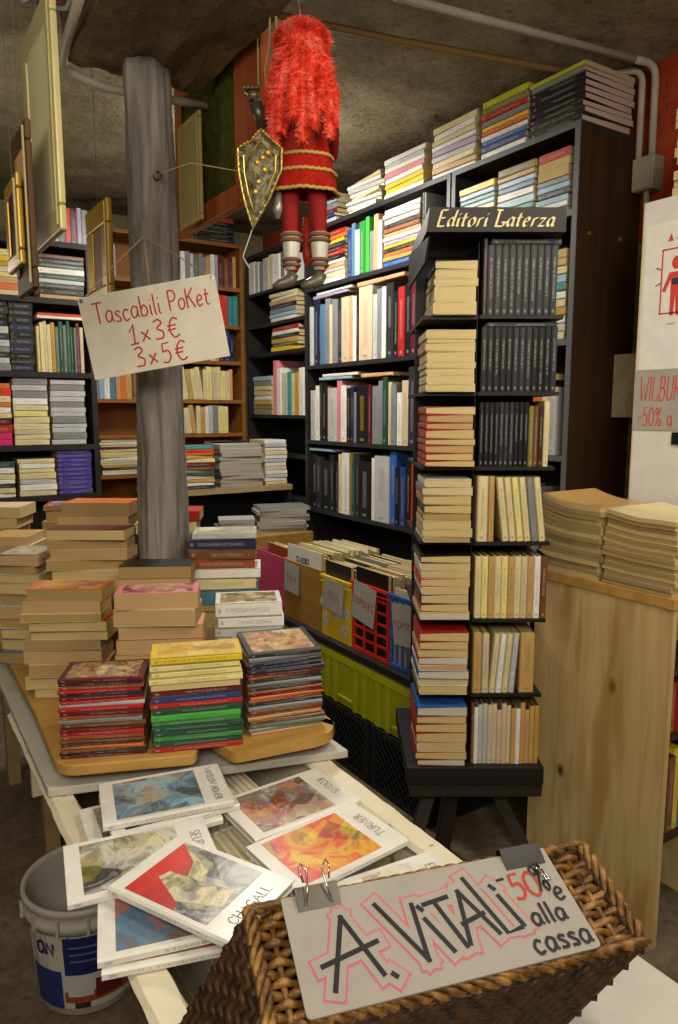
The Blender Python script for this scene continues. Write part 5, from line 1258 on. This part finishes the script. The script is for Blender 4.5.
# ================================================================== LEFT BLACK BOOKCASE (front Y = 4.3)
def drow(desc, x, z, specs, **k): return row(desc, (x, 4.31, z+.0005), PX, PY, specs, name='shelf_book', group='books standing in the far left bookcase', **k)
def dstack(desc, x, z, specs, **k): k['hm'] = gap_up(z, [.8, 1.13, 1.416, 1.821, 2.223, 2.53], .031); return stack(desc, (x, 4.312, z+.0005), 0, specs, name='shelf_book', kind='book', group='books lying in the far left bookcase', **k)
drow('the topmost far-left row', .90, 2.5305, cl('cream light_grey grey_green bright_red maroon lilac grey'), H=.19, W=.18, T=.03)
dstack('the yellow pile, far-left top shelf', .66, 2.223, cl('pale_yellow yellow gold cream pale_yellow tan orange cream'), L=.23, T=.03, W=.2, rj=3)
dstack('the dark pile, far-left top shelf', .965, 2.223, cl('maroon charcoal dark_green white dark_green light_grey charcoal black tan'), L=.24, T=.0285, W=.2, rj=2)
dstack('the left black pile, far-left second shelf', .61, 1.821, cl('black charcoal black black light_grey charcoal light_grey grey charcoal light_grey grey'), L=.13, T=.033, W=.2)
dstack('the right black pile, far-left second shelf', .74, 1.821, cl('black charcoal black navy black charcoal navy black charcoal navy'), L=.115, T=.036, W=.2)
n_ = drow('the far-left second shelf row', .815, 1.821, cl('cream pale_yellow beige cream gold grey_green dark_green grey_green dark_green dark_green grey_green maroon beige'), H=.275, W=.2, T=.0205)
dstack('the flat pair, far-left second shelf', .95, 2.113, cl('bright_red white'), L=.25, T=.02, W=.2)
dstack('the red and orange pile, far-left third shelf', .595, 1.416, cl('orange bright_red cream orange white cream maroon red magenta magenta'), L=.135, T=.034, W=.2)
dstack('the cream pile, far-left third shelf', .765, 1.416, cl('grey light_grey grey white cream pale_yellow cream cream beige cream cream'), L=.18, T=.0315, W=.2, rj=3)
dstack('the tall grey pile, far-left third shelf', .965, 1.416, cl('light_grey grey light_grey light_grey grey light_grey light_grey grey light_grey light_grey grey light_grey'), L=.185, T=.0305, W=.2, rj=.8)
dstack('the pale pile, far-left fourth shelf', .585, 1.13, cl('dark_green white cream white charcoal cream white'), L=.15, T=.03, W=.2, rj=4)
dstack('the cream pile, far-left fourth shelf', .78, 1.13, cl('cream white pale_yellow cream light_grey white cream'), L=.19, T=.03, W=.2, rj=4)
dstack('the violet pile, far-left fourth shelf', .985, 1.13, cl('violet*10'), L=.185, T=.0235, W=.2, rj=.6, jit=.002)

# ================================================================== LIGHT
w = bpy.data.worlds.new('world'); SC.world = w; w.use_nodes = True
w.node_tree.nodes['Background'].inputs[0].default_value = (.95, .88, .74, 1); w.node_tree.nodes['Background'].inputs[1].default_value = .2
def area(name, loc, target, sx, sy, power, col):
    l = bpy.data.lights.new(name, 'AREA'); l.shape = 'RECTANGLE'; l.size = sx; l.size_y = sy; l.energy = power; l.color = col
    o = bpy.data.objects.new(name, l); COL.objects.link(o); o.location = loc
    o.rotation_euler = (Vector(target) - Vector(loc)).to_track_quat('-Z', 'Y').to_euler(); return o
WARM = (1, .90, .74)
area('ceiling_lamp_front', (1.35, .55, 2.86), (1.3, 1.4, .8), .3, 1.2, 36, WARM)
area('fill_light_behind', (-.5, -.9, 2.7), (1.1, 2.4, 1.1), 1.4, 1.0, 72, WARM)  # unseen fill added behind the camera, not a fixture
area('ceiling_lamp_aisle', (1.52, 3.05, 2.80), (1.6, 3.2, 1.2), .12, .5, 32, (1, .96, .88))
for nm, lc, en in (('fill_light_left', (-.45, .75, 2.15), 17), ('fill_light_right', (1.75, .2, 2.2), 12), ('fill_light_back_left', (.15, 3.35, 2.1), 9)):  # added fill points without fixtures: beam and ceiling, rack and plywood, back left shelves
    l = bpy.data.lights.new(nm, 'POINT'); l.energy = en; l.shadow_soft_size = .15; l.color = WARM
    o = bpy.data.objects.new(nm, l); COL.objects.link(o); o.location = lc
l = bpy.data.lights.new('ceiling_lamp_glow', 'POINT'); l.energy = 16; l.shadow_soft_size = .06; l.color = (1, .95, .85)
o = bpy.data.objects.new('ceiling_lamp_glow', l); COL.objects.link(o); o.location = (1.55, 3.15, 2.72)
SC.view_settings.view_transform = 'Standard'; SC.view_settings.look = 'None'; SC.view_settings.exposure = 0
SC.cycles.use_denoising = True; SC.cycles.max_bounces = 6
